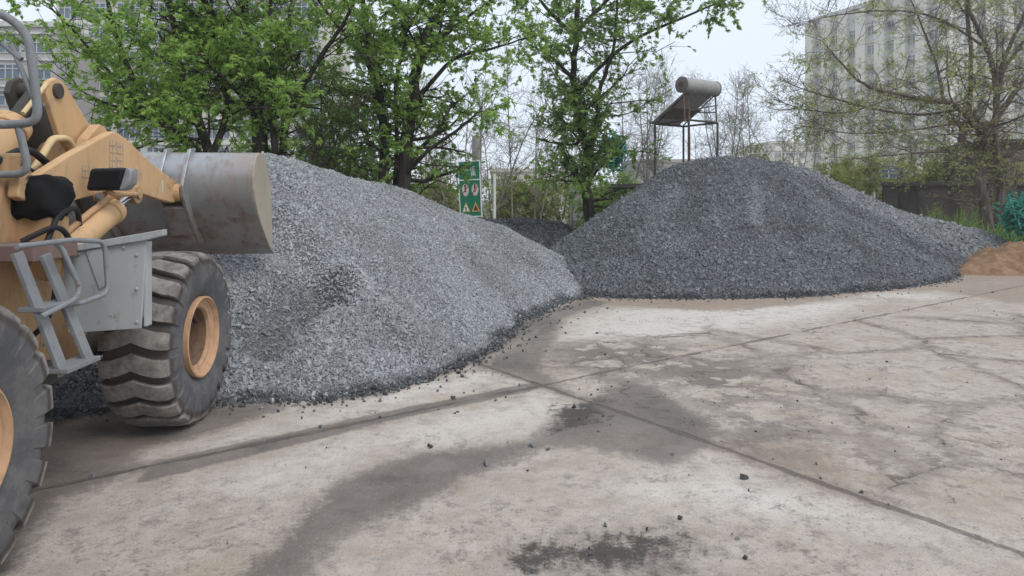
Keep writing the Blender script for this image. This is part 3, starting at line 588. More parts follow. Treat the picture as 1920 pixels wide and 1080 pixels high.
def foliage(P, O, rg, size, per=5, spread=1.0, aspect=.36):
    """compound leaves: per leaflets fanned from each anchor P leaning along O and hanging"""
    n = len(P); D = O+rg.normal(0, .55, (n, 3))+np.array([0, 0, -.35]); D /= np.linalg.norm(D, axis=1)[:, None]+1e-9
    X = np.cross(D, rg.normal(0, .35, (n, 3))+np.array([0, 0, 1.])); X /= np.linalg.norm(X, axis=1)[:, None]+1e-9
    an = np.linspace(-1.05, 1.05, per)*spread if per > 1 else np.zeros(1)
    q = np.repeat(P, per, 0); a = np.tile(an, n)+rg.normal(0, .12, n*per)
    Dr = np.repeat(D, per, 0)*np.cos(a)[:, None]+np.repeat(X, per, 0)*np.sin(a)[:, None]; Dr[:, 2] -= .12; Dr /= np.linalg.norm(Dr, axis=1)[:, None]
    L = np.repeat(size*np.exp(rg.normal(0, .22, n)), per)*(1-.25*np.abs(a))
    v, f = kites(q+np.repeat(D, per, 0)*(size*.25), Dr, L, L*aspect, rg); return v, f
def grow(limbs, base, seed, l1=(1.0, 2.0), n1=9, l2=(.45, .9), n2=6, n3=0, leaf=.11, per=5, lpt=3, keep=1.0, rmin=.006, trop=.02, k0=.25, jit=.18, droop=0.0, out=None, mask=None, sides=9, spreadz=.35, thick=None):
    """limbs: [(points, r0, r1)] traced main limbs -> wood tubes and leaf anchors"""
    rg = np.random.default_rng(seed); T = Tubes(); LP = []; LO = []
    base = np.array(base)
    for pts, r0, r1 in limbs:
        c = catmull(pts); c[1:-1] += rg.normal(0, r0*.10, (len(c)-2, 3)); T.add(c, r0, r1, sides); m = len(c); tot = np.linalg.norm(np.diff(c, axis=0), axis=1).sum()
        cnt = max(4, int(n1*tot/3.0))
        for s in np.sort(rg.uniform(k0, 1, cnt)):
            i = min(int(s*(m-1)), m-2); p = c[i]+(c[i+1]-c[i])*rg.random(); t = c[i+1]-c[i]; t /= np.linalg.norm(t)
            a = rg.uniform(0, 2*math.pi); sd_ = np.array([math.cos(a), math.sin(a), rg.normal(spreadz*.4, spreadz)]); d = t*.35+sd_; L = rg.uniform(*l1)*(1.15-.4*s)
            r = max(rmin*1.8, (r0+(r1-r0)*s)*.38*(L/l1[1])); b = wander(p, d, L, 6, rg, jit, trop); T.add(b, r, r*.35, 5)
            for q in range(n2):
                z = rg.uniform(.25, 1); k = min(int(z*6), 5); pp = b[k]+(b[k+1]-b[k])*(z*6-k if z < 1 else 1); tt = b[k+1]-b[k]; tt /= np.linalg.norm(tt)
                e = wander(pp, tt*.6+rg.normal(0, .7, 3)+np.array([0, 0, -droop]), rg.uniform(*l2), 4, rg, jit, trop*.5-droop*.1); T.add(e, max(rmin, r*.45), rmin*.5, 3)
                ends = [e]
                for _ in range(n3):
                    kk = rg.integers(1, 4); g_ = wander(e[kk], rg.normal(0, .6, 3)+(e[kk+1]-e[kk])*3, rg.uniform(*l2)*.6, 3, rg, jit, trop); T.add(g_, rmin*.7, rmin*.4, 3); ends.append(g_)
                for g_ in ends:
                    u = rg.random(lpt*len(g_)//3)**.8*(len(g_)-1.001); ii = u.astype(int); fr = (u-ii)[:, None]
                    P = g_[ii]*(1-fr)+g_[ii+1]*fr; LP.append(P); LO.append(g_[ii+1]-g_[ii]+rg.normal(0, .05, P.shape))
    LP = np.concatenate(LP); LO = np.concatenate(LO); LO /= np.linalg.norm(LO, axis=1)[:, None]+1e-9
    if keep < 1:
        # clumpy thinning: leaves gaps through which what stands behind shows
        q = fbm(LP[:, 0]*2.0+LP[:, 1]*1.3+seed, LP[:, 2]*2.3-LP[:, 1]*.9, 3); k = q > np.quantile(q, 1-keep)-.12*rg.random(len(q)); LP, LO = LP[k], LO[k]
    if mask is not None: k = mask(LP); LP, LO = LP[k], LO[k]
    return T, LP, LO, rg
def tree(name, limbs, label, cat, group, bark, leafm, leaf=.11, per=5, aspect=.36, base=None, spread=1.0, **kw):
    base = np.array(base if base is not None else limbs[0][0][0], float); base[2] = -.05
    T, LP, LO, rg = grow(limbs, base, leaf=leaf, per=per, **kw)
    root = empty(name, base, 0, label, cat, group)
    npmesh('trunk', np.concatenate(T.V)-base, np.concatenate(T.F), bark, None, True, root)
    if per and len(LP):
        v, f = foliage(LP, LO, rg, leaf, per, spread, aspect)
        tn = .5+.9*fbm(LP[:, 0]*1.6, LP[:, 2]*1.6+LP[:, 1], 2)+rg.normal(0, .22, len(LP)); tn = np.clip(tn, 0, 1)
        npmesh('crown', v-base, f, leafm, dict(tone=np.repeat(tn, per*4)), False, root)
    return root
def L(pts, Y, r0, r1, ground=False, dy=0.0):
    n = len(pts); P = [W(u, v, Y+dy*i/(n-1)) for i, (u, v) in enumerate(pts)]
    if ground: P = [Vector((P[0].x, P[0].y, -.05))]+P
    return ([tuple(p) for p in P], r0, r1)
GT = 'leafy trees behind the gravel heaps'
tree('maple_tree', [L([(400, 330), (372, 230), (340, 135), (318, 0), (300, -150)], 14.5, .13, .04, True), L([(398, 320), (350, 265), (272, 180), (228, 95), (190, -40)], 14.5, .1, .03, False, -1.2), L([(360, 275), (320, 250), (250, 185), (140, 60), (80, 0)], 14.3, .05, .015, False, -1.8),
    L([(395, 300), (425, 200), (400, 90), (395, -80)], 14.6, .08, .03, False, .8), L([(330, 250), (270, 215), (190, 190), (120, 150)], 14.3, .04, .012, False, -1.2), L([(318, 0), (250, -90), (170, -160)], 14.5, .05, .02)],
    'bright green leafy tree with several stems behind the loader boom', 'tree', GT, M['bark'], M['leaf'], leaf=.105, seed=21, n1=15, n2=8, lpt=8, keep=.74, l1=(.8, 1.9), l2=(.4, .9), k0=.12)
tree('maple_tree', [L([(490, 310), (484, 200), (465, 150), (430, 80), (385, 10), (350, -120)], 15.2, .20, .05, True), L([(470, 165), (462, 60), (455, -60), (440, -200)], 15.2, .12, .04, False, .6), L([(517, 310), (506, 180), (505, 60), (512, -130)], 15.0, .09, .03, True),
    L([(528, 300), (545, 205), (600, 110), (652, 30), (700, -80)], 15.2, .085, .02, False, -.8), L([(506, 180), (535, 90), (550, -30), (560, -150)], 15.0, .06, .02, False, .6), L([(484, 210), (420, 150), (380, 140), (330, 110)], 15.1, .05, .015, False, -1.0)],
    'tall leafy tree with a forked trunk standing just behind the bucket', 'tree', GT, M['bark'], M['leaf'], leaf=.105, seed=22, n1=13, n2=8, lpt=8, keep=.62, l1=(.8, 1.9), l2=(.4, .9), k0=.2)
tree('maple_tree', [L([(757, 350), (768, 235), (782, 130), (800, 60), (835, 0), (860, -120)], 16.5, .20, .05, True), L([(720, 340), (717, 210), (702, 120), (686, 40), (670, -110)], 16.3, .15, .04, True), L([(742, 345), (744, 250), (742, 160), (762, 60), (768, -100)], 16.6, .07, .03, True),
    L([(762, 325), (800, 285), (868, 236), (905, 200)], 16.4, .065, .015, False, -.8), L([(775, 195), (850, 112), (920, 92), (990, 70)], 16.5, .06, .015, False, -.6), L([(702, 125), (740, 85), (790, 10), (800, -90)], 16.3, .07, .02), L([(705, 140), (660, 80), (610, 20), (560, -60)], 16.3, .06, .02), L([(790, 100), (880, 30), (960, -30)], 16.5, .05, .02)],
    'twin trunked leafy tree behind the slope of the pale gravel heap', 'tree', GT, M['bark'], M['leaf'], leaf=.108, seed=23, n1=14, n2=7, lpt=8, keep=.66, l1=(.8, 2.0), l2=(.4, .9), k0=.15)
tree('maple_tree', [L([(1107, 418), (1099, 350), (1103, 300), (1086, 220), (1076, 160), (1080, 60), (1088, -100)], 19.5, .19, .06, True), L([(1103, 300), (1119, 230), (1124, 170), (1150, 90), (1160, -40)], 19.4, .09, .03, False, -.6), L([(1105, 305), (1124, 285), (1140, 262)], 19.4, .07, .05),
    L([(1078, 180), (1120, 130), (1180, 80), (1260, 42), (1330, 12), (1372, -6)], 19.4, .07, .014, False, -1.0), L([(1079, 150), (1030, 105), (985, 80)], 19.4, .06, .015, False, -.6), L([(1103, 345), (1050, 336), (1010, 318)], 19.4, .035, .01, False, -.6), L([(1080, 60), (1140, 0), (1230, -70)], 19.5, .07, .02), L([(1080, 70), (1020, 10), (960, -80)], 19.5, .07, .02), L([(1100, 280), (1060, 230), (1035, 200)], 19.4, .04, .01)],
    'dark trunked leafy tree standing between the two big gravel heaps', 'tree', GT, M['bark'], M['leaf3'], leaf=.115, seed=24, n1=15, n2=7, lpt=7, keep=.7, l1=(.7, 1.9), l2=(.35, .8), k0=.2)
# reddish bare thicket and the gnarled tree on the right
def stems(c, Y, n, wd, h, rg, r=.02, lean=.25, z0=0):
    out = []
    for i in range(n):
        x0 = c[0]+rg.normal(0, wd*.25); y0 = Y+rg.normal(0, wd*.25); hh = h*rg.uniform(.7, 1.05); lx = rg.normal(0, lean); ly = rg.normal(0, lean)
        out.append(([(x0, y0, z0), (x0+lx*hh*.3+rg.normal(0, .05), y0+ly*hh*.3, z0+hh*.4), (x0+lx*hh*.6, y0+ly*hh*.6, z0+hh*.75), (x0+lx*hh*.8+rg.normal(0, .1), y0+ly*hh, z0+hh)], r*rg.uniform(.7, 1.3), r*.25))
    return out
rg = np.random.default_rng(77)
tree('thicket_shrub', stems(W(625, 300, 17.5), 17.5, 16, 2.2, 5.0, rg, .028), 'brown twiggy thicket between the two leafy trees', 'shrub', None, M['bark2'], M['leaf3'], leaf=.12, per=3, seed=31, n1=12, n2=5, lpt=3, keep=.5, l1=(.5, 1.3), l2=(.3, .7), k0=.2, base=W(625, 300, 17.5))
RTL = [L([(1852, 425), (1838, 330), (1850, 258), (1868, 215), (1866, 150), (1850, 90), (1820, 20), (1800, -60)], 24.5, .20, .04, True), L([(1872, 420), (1876, 340), (1868, 285), (1868, 220), (1880, 120), (1915, 40), (1950, -60)], 24.7, .15, .04, True),
    L([(1852, 258), (1800, 205), (1770, 190), (1690, 178), (1620, 158), (1575, 115), (1540, 75)], 24.5, .11, .014, False, -1.5), L([(1800, 290), (1806, 240), (1818, 205), (1820, 100), (1812, 0), (1805, -80)], 24.6, .12, .04), L([(1868, 222), (1920, 152), (1990, 90)], 24.6, .11, .04),
    L([(1770, 190), (1755, 120), (1725, 40), (1700, -20)], 24.5, .06, .015), L([(1838, 300), (1770, 285), (1680, 290), (1580, 300)], 24.4, .06, .012, False, -1.2), L([(1800, 205), (1720, 215), (1620, 200), (1500, 165), (1465, 145)], 24.4, .05, .010, False, -.8),
    L([(1690, 178), (1590, 210), (1510, 205), (1445, 185)], 24.2, .03, .008), L([(1866, 150), (1910, 90), (1960, 20)], 24.6, .08, .03), L([(1850, 90), (1770, 40), (1690, 20), (1560, 30), (1480, 55)], 24.5, .05, .009), L([(1800, 230), (1700, 245), (1600, 250), (1530, 240)], 24.4, .04, .01, False, -1)]
tree('gnarled_tree', RTL, 'gnarled spreading tree with sparse young leaves in front of the brown wall', 'tree', None, M['bark2'], M['leaf4'], leaf=.07, per=3, seed=41, n1=13, n2=7, n3=3, lpt=4, keep=.36, l1=(.9, 2.2), l2=(.4, 1.0), k0=.12, aspect=.45, rmin=.007, spread=1.1)
# bare saplings
GB = 'bare saplings beyond the gravel heaps'
def sapling(u, vt, Y, seed, label, lean=0.0, stemsn=1, bark='bark3', leafy=.25, r=.05):
    rg = np.random.default_rng(seed); b = W(u, 375, Y); h = W(u, vt, Y).z; ls = []
    for i in range(stemsn):
        dx = lean+rg.normal(0, .05 if stemsn == 1 else .18)
        ls.append(([(b.x+i*.12, b.y, 0), (b.x+dx*h*.3, b.y, h*.35), (b.x+dx*h*.65+rg.normal(0, .08), b.y+rg.normal(0, .1), h*.7), (b.x+dx*h, b.y, h)], r, .008))
    tree('bare_sapling', ls, label, 'sapling', GB, M[bark], M['leaf4'], leaf=.06, per=2, seed=seed, n1=13, n2=6, n3=1, lpt=3, keep=leafy, l1=(.5, 1.5), l2=(.3, .8), k0=.22, trop=.10, jit=.10, rmin=.007, spreadz=.5)
for a in ((735+60, 150, 31, 1, 'bare sapling at the leafy tree side of the green sign'), (870, 190, 27, 2, 'slim bare sapling standing right behind the green sign', 0, 2), (900, 150, 28, 3, 'pale bare sapling just past the edge of the green sign', .12, 2),
          (962, 120, 28, 4, 'straight bare sapling midway between green sign and dark tree', 0, 1), (1000, 180, 30, 5, 'leaning bare sapling beside the straight one', .2, 2), (1170, 130, 28, 6, 'tall bare sapling just beyond the dark trunked tree', 0, 2),
          (1215, 150, 32, 7, 'many stemmed bare sapling under the low end of the solar collector', .1, 4), (1255, 260, 33, 8, 'short bare sapling seen between the heater legs', -.1, 3), (1362, 160, 34, 9, 'bushy bare sapling just past the solar tank', 0, 4), (1416, 145, 36, 10, 'tallest lone bare sapling between heater and gnarled tree', 0, 1),
          (1400, 220, 36, 11, 'small bare sapling at the foot of the tallest lone one', -.06, 2), (1480, 245, 38, 12, 'faint bare sapling in front of the low cream block', .05, 3), (1300, 250, 36, 13, 'low bare sapling behind the heater frame', 0, 3), (1512, 210, 38, 14, 'bare sapling at the corner of the far tower', 0, 2),
          (845, 250, 33, 15, 'low bare sapling between leafy tree and green sign', .08, 3), (925, 230, 34, 16, 'bare sapling beside the white pole', 0, 2), (1050, 230, 36, 17, 'thin bare sapling behind the dark trunked tree', 0, 3)):
    sapling(*a)
GS = 'olive green shrubs beyond the heaps'
def shrub(u, vt, Y, wd, seed, label, mat='leaf2', n=14, group=GS, leaf=.10, lpt=6, keep=.8, z0=0.0, cat='shrub', name='shrub', bark='bark2'):
    rg = np.random.default_rng(seed); b = W(u, 375, Y); h = W(u, vt, Y).z-z0
    tree(name, stems((b.x, 0), Y, n, wd, h, rg, .02, .22, z0), label, cat, group, M[bark], M[mat], leaf=leaf, per=3, seed=seed, n1=12, n2=5, lpt=lpt, keep=keep, l1=(.3, .9), l2=(.25, .6), k0=.1, aspect=.5, base=(b.x, Y, 0), sides=5)
for a in ((800, 340, 29, 2.6, 51, 'low olive shrub at the foot of the twin trunked tree'), (845, 350, 30, 2.4, 52, 'olive shrub beside the edge of the green sign'), (950, 335, 33, 2.6, 53, 'olive shrub behind the white pole'), (1000, 345, 34, 2.8, 54, 'yellowish shrub midway between sign and dark tree'),
          (1055, 340, 35, 2.8, 55, 'olive shrub beside the grey board'), (1150, 330, 27, 1.8, 56, 'dark shrub at the side of the dark trunked tree', 'leaf3'), (1130, 375, 23.5, 1.2, 57, 'small dark bush at the shed roof edge', 'leaf3'), (1432, 285, 40, 1.6, 58, 'round green bush behind the peak of the dark heap'),
          (1565, 300, 30, 2.6, 59, 'yellow green bush where the dark heap slopes down'), (1620, 300, 31, 2.8, 60, 'broad yellow green bush under the blue sign'), (1690, 310, 32, 2.6, 61, 'yellow green bush over the end of the brown wall'), (1750, 305, 33, 2.6, 62, 'yellow green bush showing above the wall coping'), (1545, 340, 29, 1.8, 63, 'low bush at the far skirt of the dark heap'),
          (1810, 320, 33, 2.4, 64, 'pale green bush behind the wall beside the gnarled trunk'), (660, 290, 19, 2.0, 65, 'dark leafy bush at the foot of the brown thicket', 'leaf3'), (560, 280, 18.5, 2.2, 66, 'dark leafy bush behind the peak of the pale heap', 'leaf3')):
    shrub(*a)
# ------------------------------------------------------------------ weeds and green netting by the wall
def weed(u, v, Y, wd, seed, label, mat, n=70, h=.7, z0=0.0):
    rg = np.random.default_rng(seed); b = W(u, v, Y); V = []; Fs = []; k = 0; tn = []
    for i in range(n):
        x0, y0 = rg.normal(0, wd*.3), rg.normal(0, wd*.2); a = rg.uniform(0, 2*math.pi); ln = h*rg.uniform(.5, 1.3); out = rg.uniform(.3, 1.0); w_ = .035*rg.uniform(.6, 1.4); t_ = rg.random()
        sx, sy = -math.sin(a)*w_, math.cos(a)*w_
        for j in range(5):
            s = j/4; px_, py_, pz = x0+math.cos(a)*out*ln*s, y0+math.sin(a)*out*ln*s, ln*(s*1.1-.75*s*s*out); ww = (1-s)**.6+.05
            V += [(px_-sx*ww, py_-sy*ww, pz), (px_+sx*ww, py_+sy*ww, pz)]; tn += [t_, t_]
            if j: Fs.append((k-2, k-1, k+1, k))
            k += 2
    o = npmesh('weed_clump', np.array(V), np.array(Fs), M[mat], dict(tone=np.array(tn)), False, None, (b.x, b.y, z0)); tag(o, label, 'weeds', 'weed clumps along the wall')
weed(1795, 430, 25.2, 3.0, 5, 'dark green arching weeds at the foot of the brown wall', 'leaf3', 520, 1.75); weed(1862, 440, 23.9, 2.0, 6, 'bright green low weeds between gnarled trunk and sand heap', 'leaf', 420, 1.15); weed(1725, 420, 25.8, 1.6, 7, 'small weed tuft where the brown wall begins', 'leaf3', 160, 1.5)
nm = simple('green_net', (.07, .45, .33), .6, 0, .8, 6, .3)
def netting(u0, v0, Y, sx, sy, sz, seed, label, n=150, solid=True):
    rg = np.random.default_rng(seed); c = W(u0, v0, Y); T = Tubes()
    for i in range(n):
        d = rg.normal(0, 1, 3); d /= np.linalg.norm(d); p = d*np.array([sx, sy, sz])*rg.uniform(.55, 1.0); t = np.cross(d, rg.normal(0, 1, 3)); b = wander(p-t*sx*.4, t, sx*rg.uniform(.6, 1.15), 6, rg, .12, -.05)
        b[:, 2] = np.maximum(b[:, 2], -c.z+.02); T.add(b, .021, .012, 4)
    o = npmesh('netting_heap', np.concatenate(T.V), np.concatenate(T.F), nm, None, True, None, (c.x, c.y, c.z))
    core = MB(); n1, n2 = 24, 12
    v = [(sx*.8*math.sin(math.pi*i/n2)*math.cos(2*math.pi*k/n1)*(1+.15*math.sin(5*k+i)), sy*.8*math.sin(math.pi*i/n2)*math.sin(2*math.pi*k/n1), max(-c.z, sz*.8*math.cos(math.pi*i/n2)*(1+.12*math.sin(3*k)))) for i in range(n2+1) for k in range(n1)]
    if solid: core.add(v, [(i*n1+k, (i+1)*n1+k, (i+1)*n1+(k+1) % n1, i*n1+(k+1) % n1) for i in range(n2) for k in range(n1)]); core.v and core.build('bundle', simple('green_net_dark', (.012, .10, .07), .8, 0, .5, 6), o, 0, True)
    tag(o, label, 'netting')
netting(1938, 405, 22.5, .85, .7, .62, 3, 'tangled teal green netting heap beside the sand', 420)
netting(1150, 285, 21.5, .40, .2, .62, 4, 'faded teal netting hung up behind the dark trunked tree', 240, False)
# ------------------------------------------------------------------ wall, shed roof, sign, poles
wm = NM('old_wall', .92); wm.color(wm.mix(wm.ramp(wm.noise(1.1, 8, .7, .3, (1, 1, .4)), .35, .68), (.055, .045, .042), (.15, .125, .115))).bump(wm.noise(20, 6), .02)
wcop = simple('old_coping', (.12, .105, .095), .9, 0, .4, 3)
wl = empty('boundary_wall', (15.1, 28.2, 0), 0, 'dark brown stained boundary wall behind the gnarled tree', 'wall')
ang = math.atan2(-3.0, 9.0); wl.rotation_euler = (0, 0, ang)
MB().box((6, .1, 1.25), (12, .2, 2.5)).build('wall', wm.m, wl); MB().box((6, .1, 2.59), (12.1, .34, .18)).build('coping', wcop, wl, .02)
for x in (.25, 4.3, 8.3): MB().box((x, -.06, 1.23), (.5, .12, 2.46)).build('pier', wcop, wl, .01)
hb = empty('brick_shed', (19.6, 27.5, 0), 0, 'brown rendered shed wall rising over the end of the boundary wall', 'shed')
MB().box((3, 2, 2.1), (6, 4, 4.2)).build('wall', simple('shed_render', (.17, .14, .115), .95, 0, .35, 1.5), hb); MB().box((3, 2, 4.28), (6.4, 4.4, .16)).build('roof', wcop, hb, .02)
sr = empty('open_shed', (4.4, 23, 0), 0, 'low dark shed roof edge poking out left of the dark heap', 'shed')
MB().box((.2, .6, 2.42), (2.6, 1.6, .14)).build('roof', M['darksteel'], sr, .01)
for x in (-.6, .6): MB().tube([(x, .1, 0), (x, .1, 2.36)], .035, 8).build('post', M['darksteel'], sr)
MB().box((.2, 1.3, 1.2), (2.4, .1, 2.3)).build('back_wall', simple('pale_render', (.36, .34, .32), .9), sr)
gs = simple('sign_green', (.012, .17, .085), .5, 0, .2, 3); wh = simple('sign_white', (.75, .76, .74), .6, 0, .1); rd = simple('sign_red', (.42, .06, .05), .6); pk = simple('sign_pink', (.68, .50, .46), .6); yl = simple('sign_yellow', (.6, .5, .16), .6); blk = simple('sign_black', (.03, .025, .03), .6)
def sign():
    Y = 26; c = W(889, 354, Y); s = Y/F
    e = empty('notice_sign', (c.x-.06, Y, 0), R(-14), 'tall green notice sign with two round symbols behind the pale heap', 'sign')
    B = lambda x0, x1, v0, v1, y0, y1: (((x0+x1)/2*s, (y0+y1)/2, H-((v0+v1)/2-HZ)*s), ((x1-x0)*s, abs(y1-y0), (v1-v0)*s))
    def bx(n, m, par, *a): return MB().box(*B(*a)).build(n, m, par)
    e.rotation_euler.y = R(-2.5)
    pnl = bx('panel', gs, e, -20, 20, 303, 405, 0, .05)
    for n, a in (('border', (-21.5, -20, 301, 407)), ('border', (20, 21.5, 301, 407)), ('border', (-20, 20, 301.2, 303)), ('border', (-20, 20, 405, 406.8))): bx(n, wh, pnl, *a, -.012, .052)
    bx('divider', wh, pnl, -20, 20, 336, 338, -.008, -.001)
    # white characters on the top panel, strokes only
    ch = MB()
    for x, v in ((-10, 312), (2, 312), (4, 322)):
        for a in ((0, 8, 0, 1.3), (0, 8, 3.6, 4.9), (3.4, 4.7, -1, 8), (0, 1.2, 1.5, 8), (6.8, 8, 4, 8)): ch.box(*B(x+a[0], x+a[1], v+a[2], v+a[3], -.006, -.001))
    ch.build('lettering', wh, pnl)
    def disc(x, v, r, m, y, rx=1): return MB().prism([((x+rx*r*math.cos(t*math.pi/14))*s, H-(v+r*1.25*math.sin(t*math.pi/14)-HZ)*s) for t in range(28)], y-.005, y, 'y')
    for x in (-9, 10):
        d = disc(x, 356, 9.2, pk, -.001, .72).build('symbol', pk, pnl); disc(x, 356, 7.4, wh, -.007, .72).build('symbol_face', simple('sign_pale', (.66, .58, .56), .6), d)
        q = MB().box(((x)*s, -.014, H-(354.5-HZ)*s), (2.6*s, .004, 11*s)).box((x*s, -.014, H-(347.5-HZ)*s), (3.4*s, .004, 3.4*s)); q.build('symbol_figure', blk, d)
        MB().box((x*s, -.02, H-(356-HZ)*s), (1.6*s, .004, 17*s), Matrix.Rotation(R(38), 3, 'Y')).build('symbol_bar', rd, d)
    for x in (-9, 10):
        d = MB().prism([((x-8)*s, H-(397-HZ)*s), ((x+8)*s, H-(397-HZ)*s), (x*s, H-(379-HZ)*s)], -.006, -.001, 'y').build('warning_triangle', yl, pnl)
        MB().prism([((x-5.5)*s, H-(395-HZ)*s), ((x+5.5)*s, H-(395-HZ)*s), (x*s, H-(383-HZ)*s)], -.012, -.007, 'y').build('triangle_face', wh if x < 0 else rd, d)
        MB().box((x*s, -.016, H-(391-HZ)*s), (2.4*s, .004, 7*s)).build('triangle_mark', blk, d)
    for x in (-14, 14): MB().tube([(x*s, .09, 0), (x*s, .09, H-(320-HZ)*s)], .035, 8).build('post', M['rail'], e)
sign()
def pole(u, vt, Y, r, mat, label, name='pole', arm_=False):
    b = W(u, 400, Y); h = W(u, vt, Y).z; e = empty(name, (b.x, Y, 0), 0, label, 'pole'); MB().tube([(0, 0, 0), (0, 0, h)], r, 10).build('shaft', mat, e)
    MB().tube([(0, 0, 0), (0, 0, .12)], r*1.8, 10).build('foot', mat, e)
    if arm_: MB().box((.25, 0, h*.86), (.55, .05, .06)).build('crossarm', mat, e)
pole(927, 326, 26.5, .055, wh, 'thin white painted pole beside the green sign'); pole(893, 255, 27.5, .17, simple('pale_concrete', (.42, .4, .37), .9), 'thick pale concrete pole half behind the green sign', 'utility_pole')
pole(1072, 352, 24, .06, simple('pole_grey', (.32, .31, .29), .9), 'grey square post with a short arm beside the dark tree trunk', 'pole', True)
pt = empty('marker_post', (*W(1058, 400, 22)[:2], 0), 0, 'short white marker post in the gap between the heaps', 'post'); MB().prism([(-.06, 0), (.06, 0), (.06, 1.28), (0, 1.36), (-.06, 1.28)], -.06, .06, 'y').build('shaft', wh, pt, .01); MB().box((0, 0, .05), (.2, .2, .1)).build('foot', wh, pt)
bd = empty('notice_board', (*W(1090, 390, 25)[:2], 0), 0, 'blank grey board on posts behind the dark tree trunk', 'board'); MB().box((0, 0, 1.85), (.62, .05, 1.3)).build('panel', simple('board_grey', (.36, .36, .36), .8), bd, .01)
for x in (-.25, .25): MB().tube([(x, .05, 0), (x, .05, 2.5)], .03, 8).build('post', M['rail'], bd)
tp = MB(); 
def tarp():
    n = 30; V = [(a, b, max(0, .62-.55*(a*a/1.0+b*b/.5))*(1+.25*float(fbm(np.array(a*3.), np.array(b*3.), 3)))+.05*float(fbm(np.array(a*7.), np.array(b*7.), 2))) for a in np.linspace(-1.1, 1.1, n) for b in np.linspace(-.8, .8, n)]
    i = np.arange(n*n).reshape(n, n); c = W(1045, 422, 23.2)
    o = npmesh('tarp_heap', np.array(V), np.stack([i[:-1, :-1], i[1:, :-1], i[1:, 1:], i[:-1, 1:]], -1).reshape(-1, 4), M['black_cloth'], None, True, None, (c.x, c.y, .35)); tag(o, 'black crumpled sheet heap beside the white marker post', 'tarpaulin')
tarp()
bs = empty('blue_sign', (*W(1665, 322, 31)[:2], 0), R(6), 'blue sign with white characters behind the gnarled branches', 'sign')
bp = MB().box((0, 0, 3.22), (1.35, .06, .52)).build('panel', simple('sign_blue', (.03, .10, .42), .5), bs, .01); ch = MB()
for x in (-.45, -.1, .25):
    for a in ((0, .26, .2, .04), (0, .26, .06, .04), (.11, .04, -.02, .34)): ch.box((x+a[0]+.0 if a[1] > .1 else x+a[0]-.11+.11, -.035, 3.18+a[2]-.08), (a[1], .008, a[3]))
ch.build('lettering', wh, bp); [MB().tube([(x, .06, 0), (x, .06, 3.4)], .04, 8).build('post', M['rail'], bs) for x in (-.5, .5)]
wv = [W(1400+60*i, 288+.25*(i-2.5)**2*1.2-2, 27.5) for i in range(8)]
tag(MB().tube(wv, .012, 5).build('overhead_cable', wh), 'thin white cable strung across behind the dark heap', 'cable')
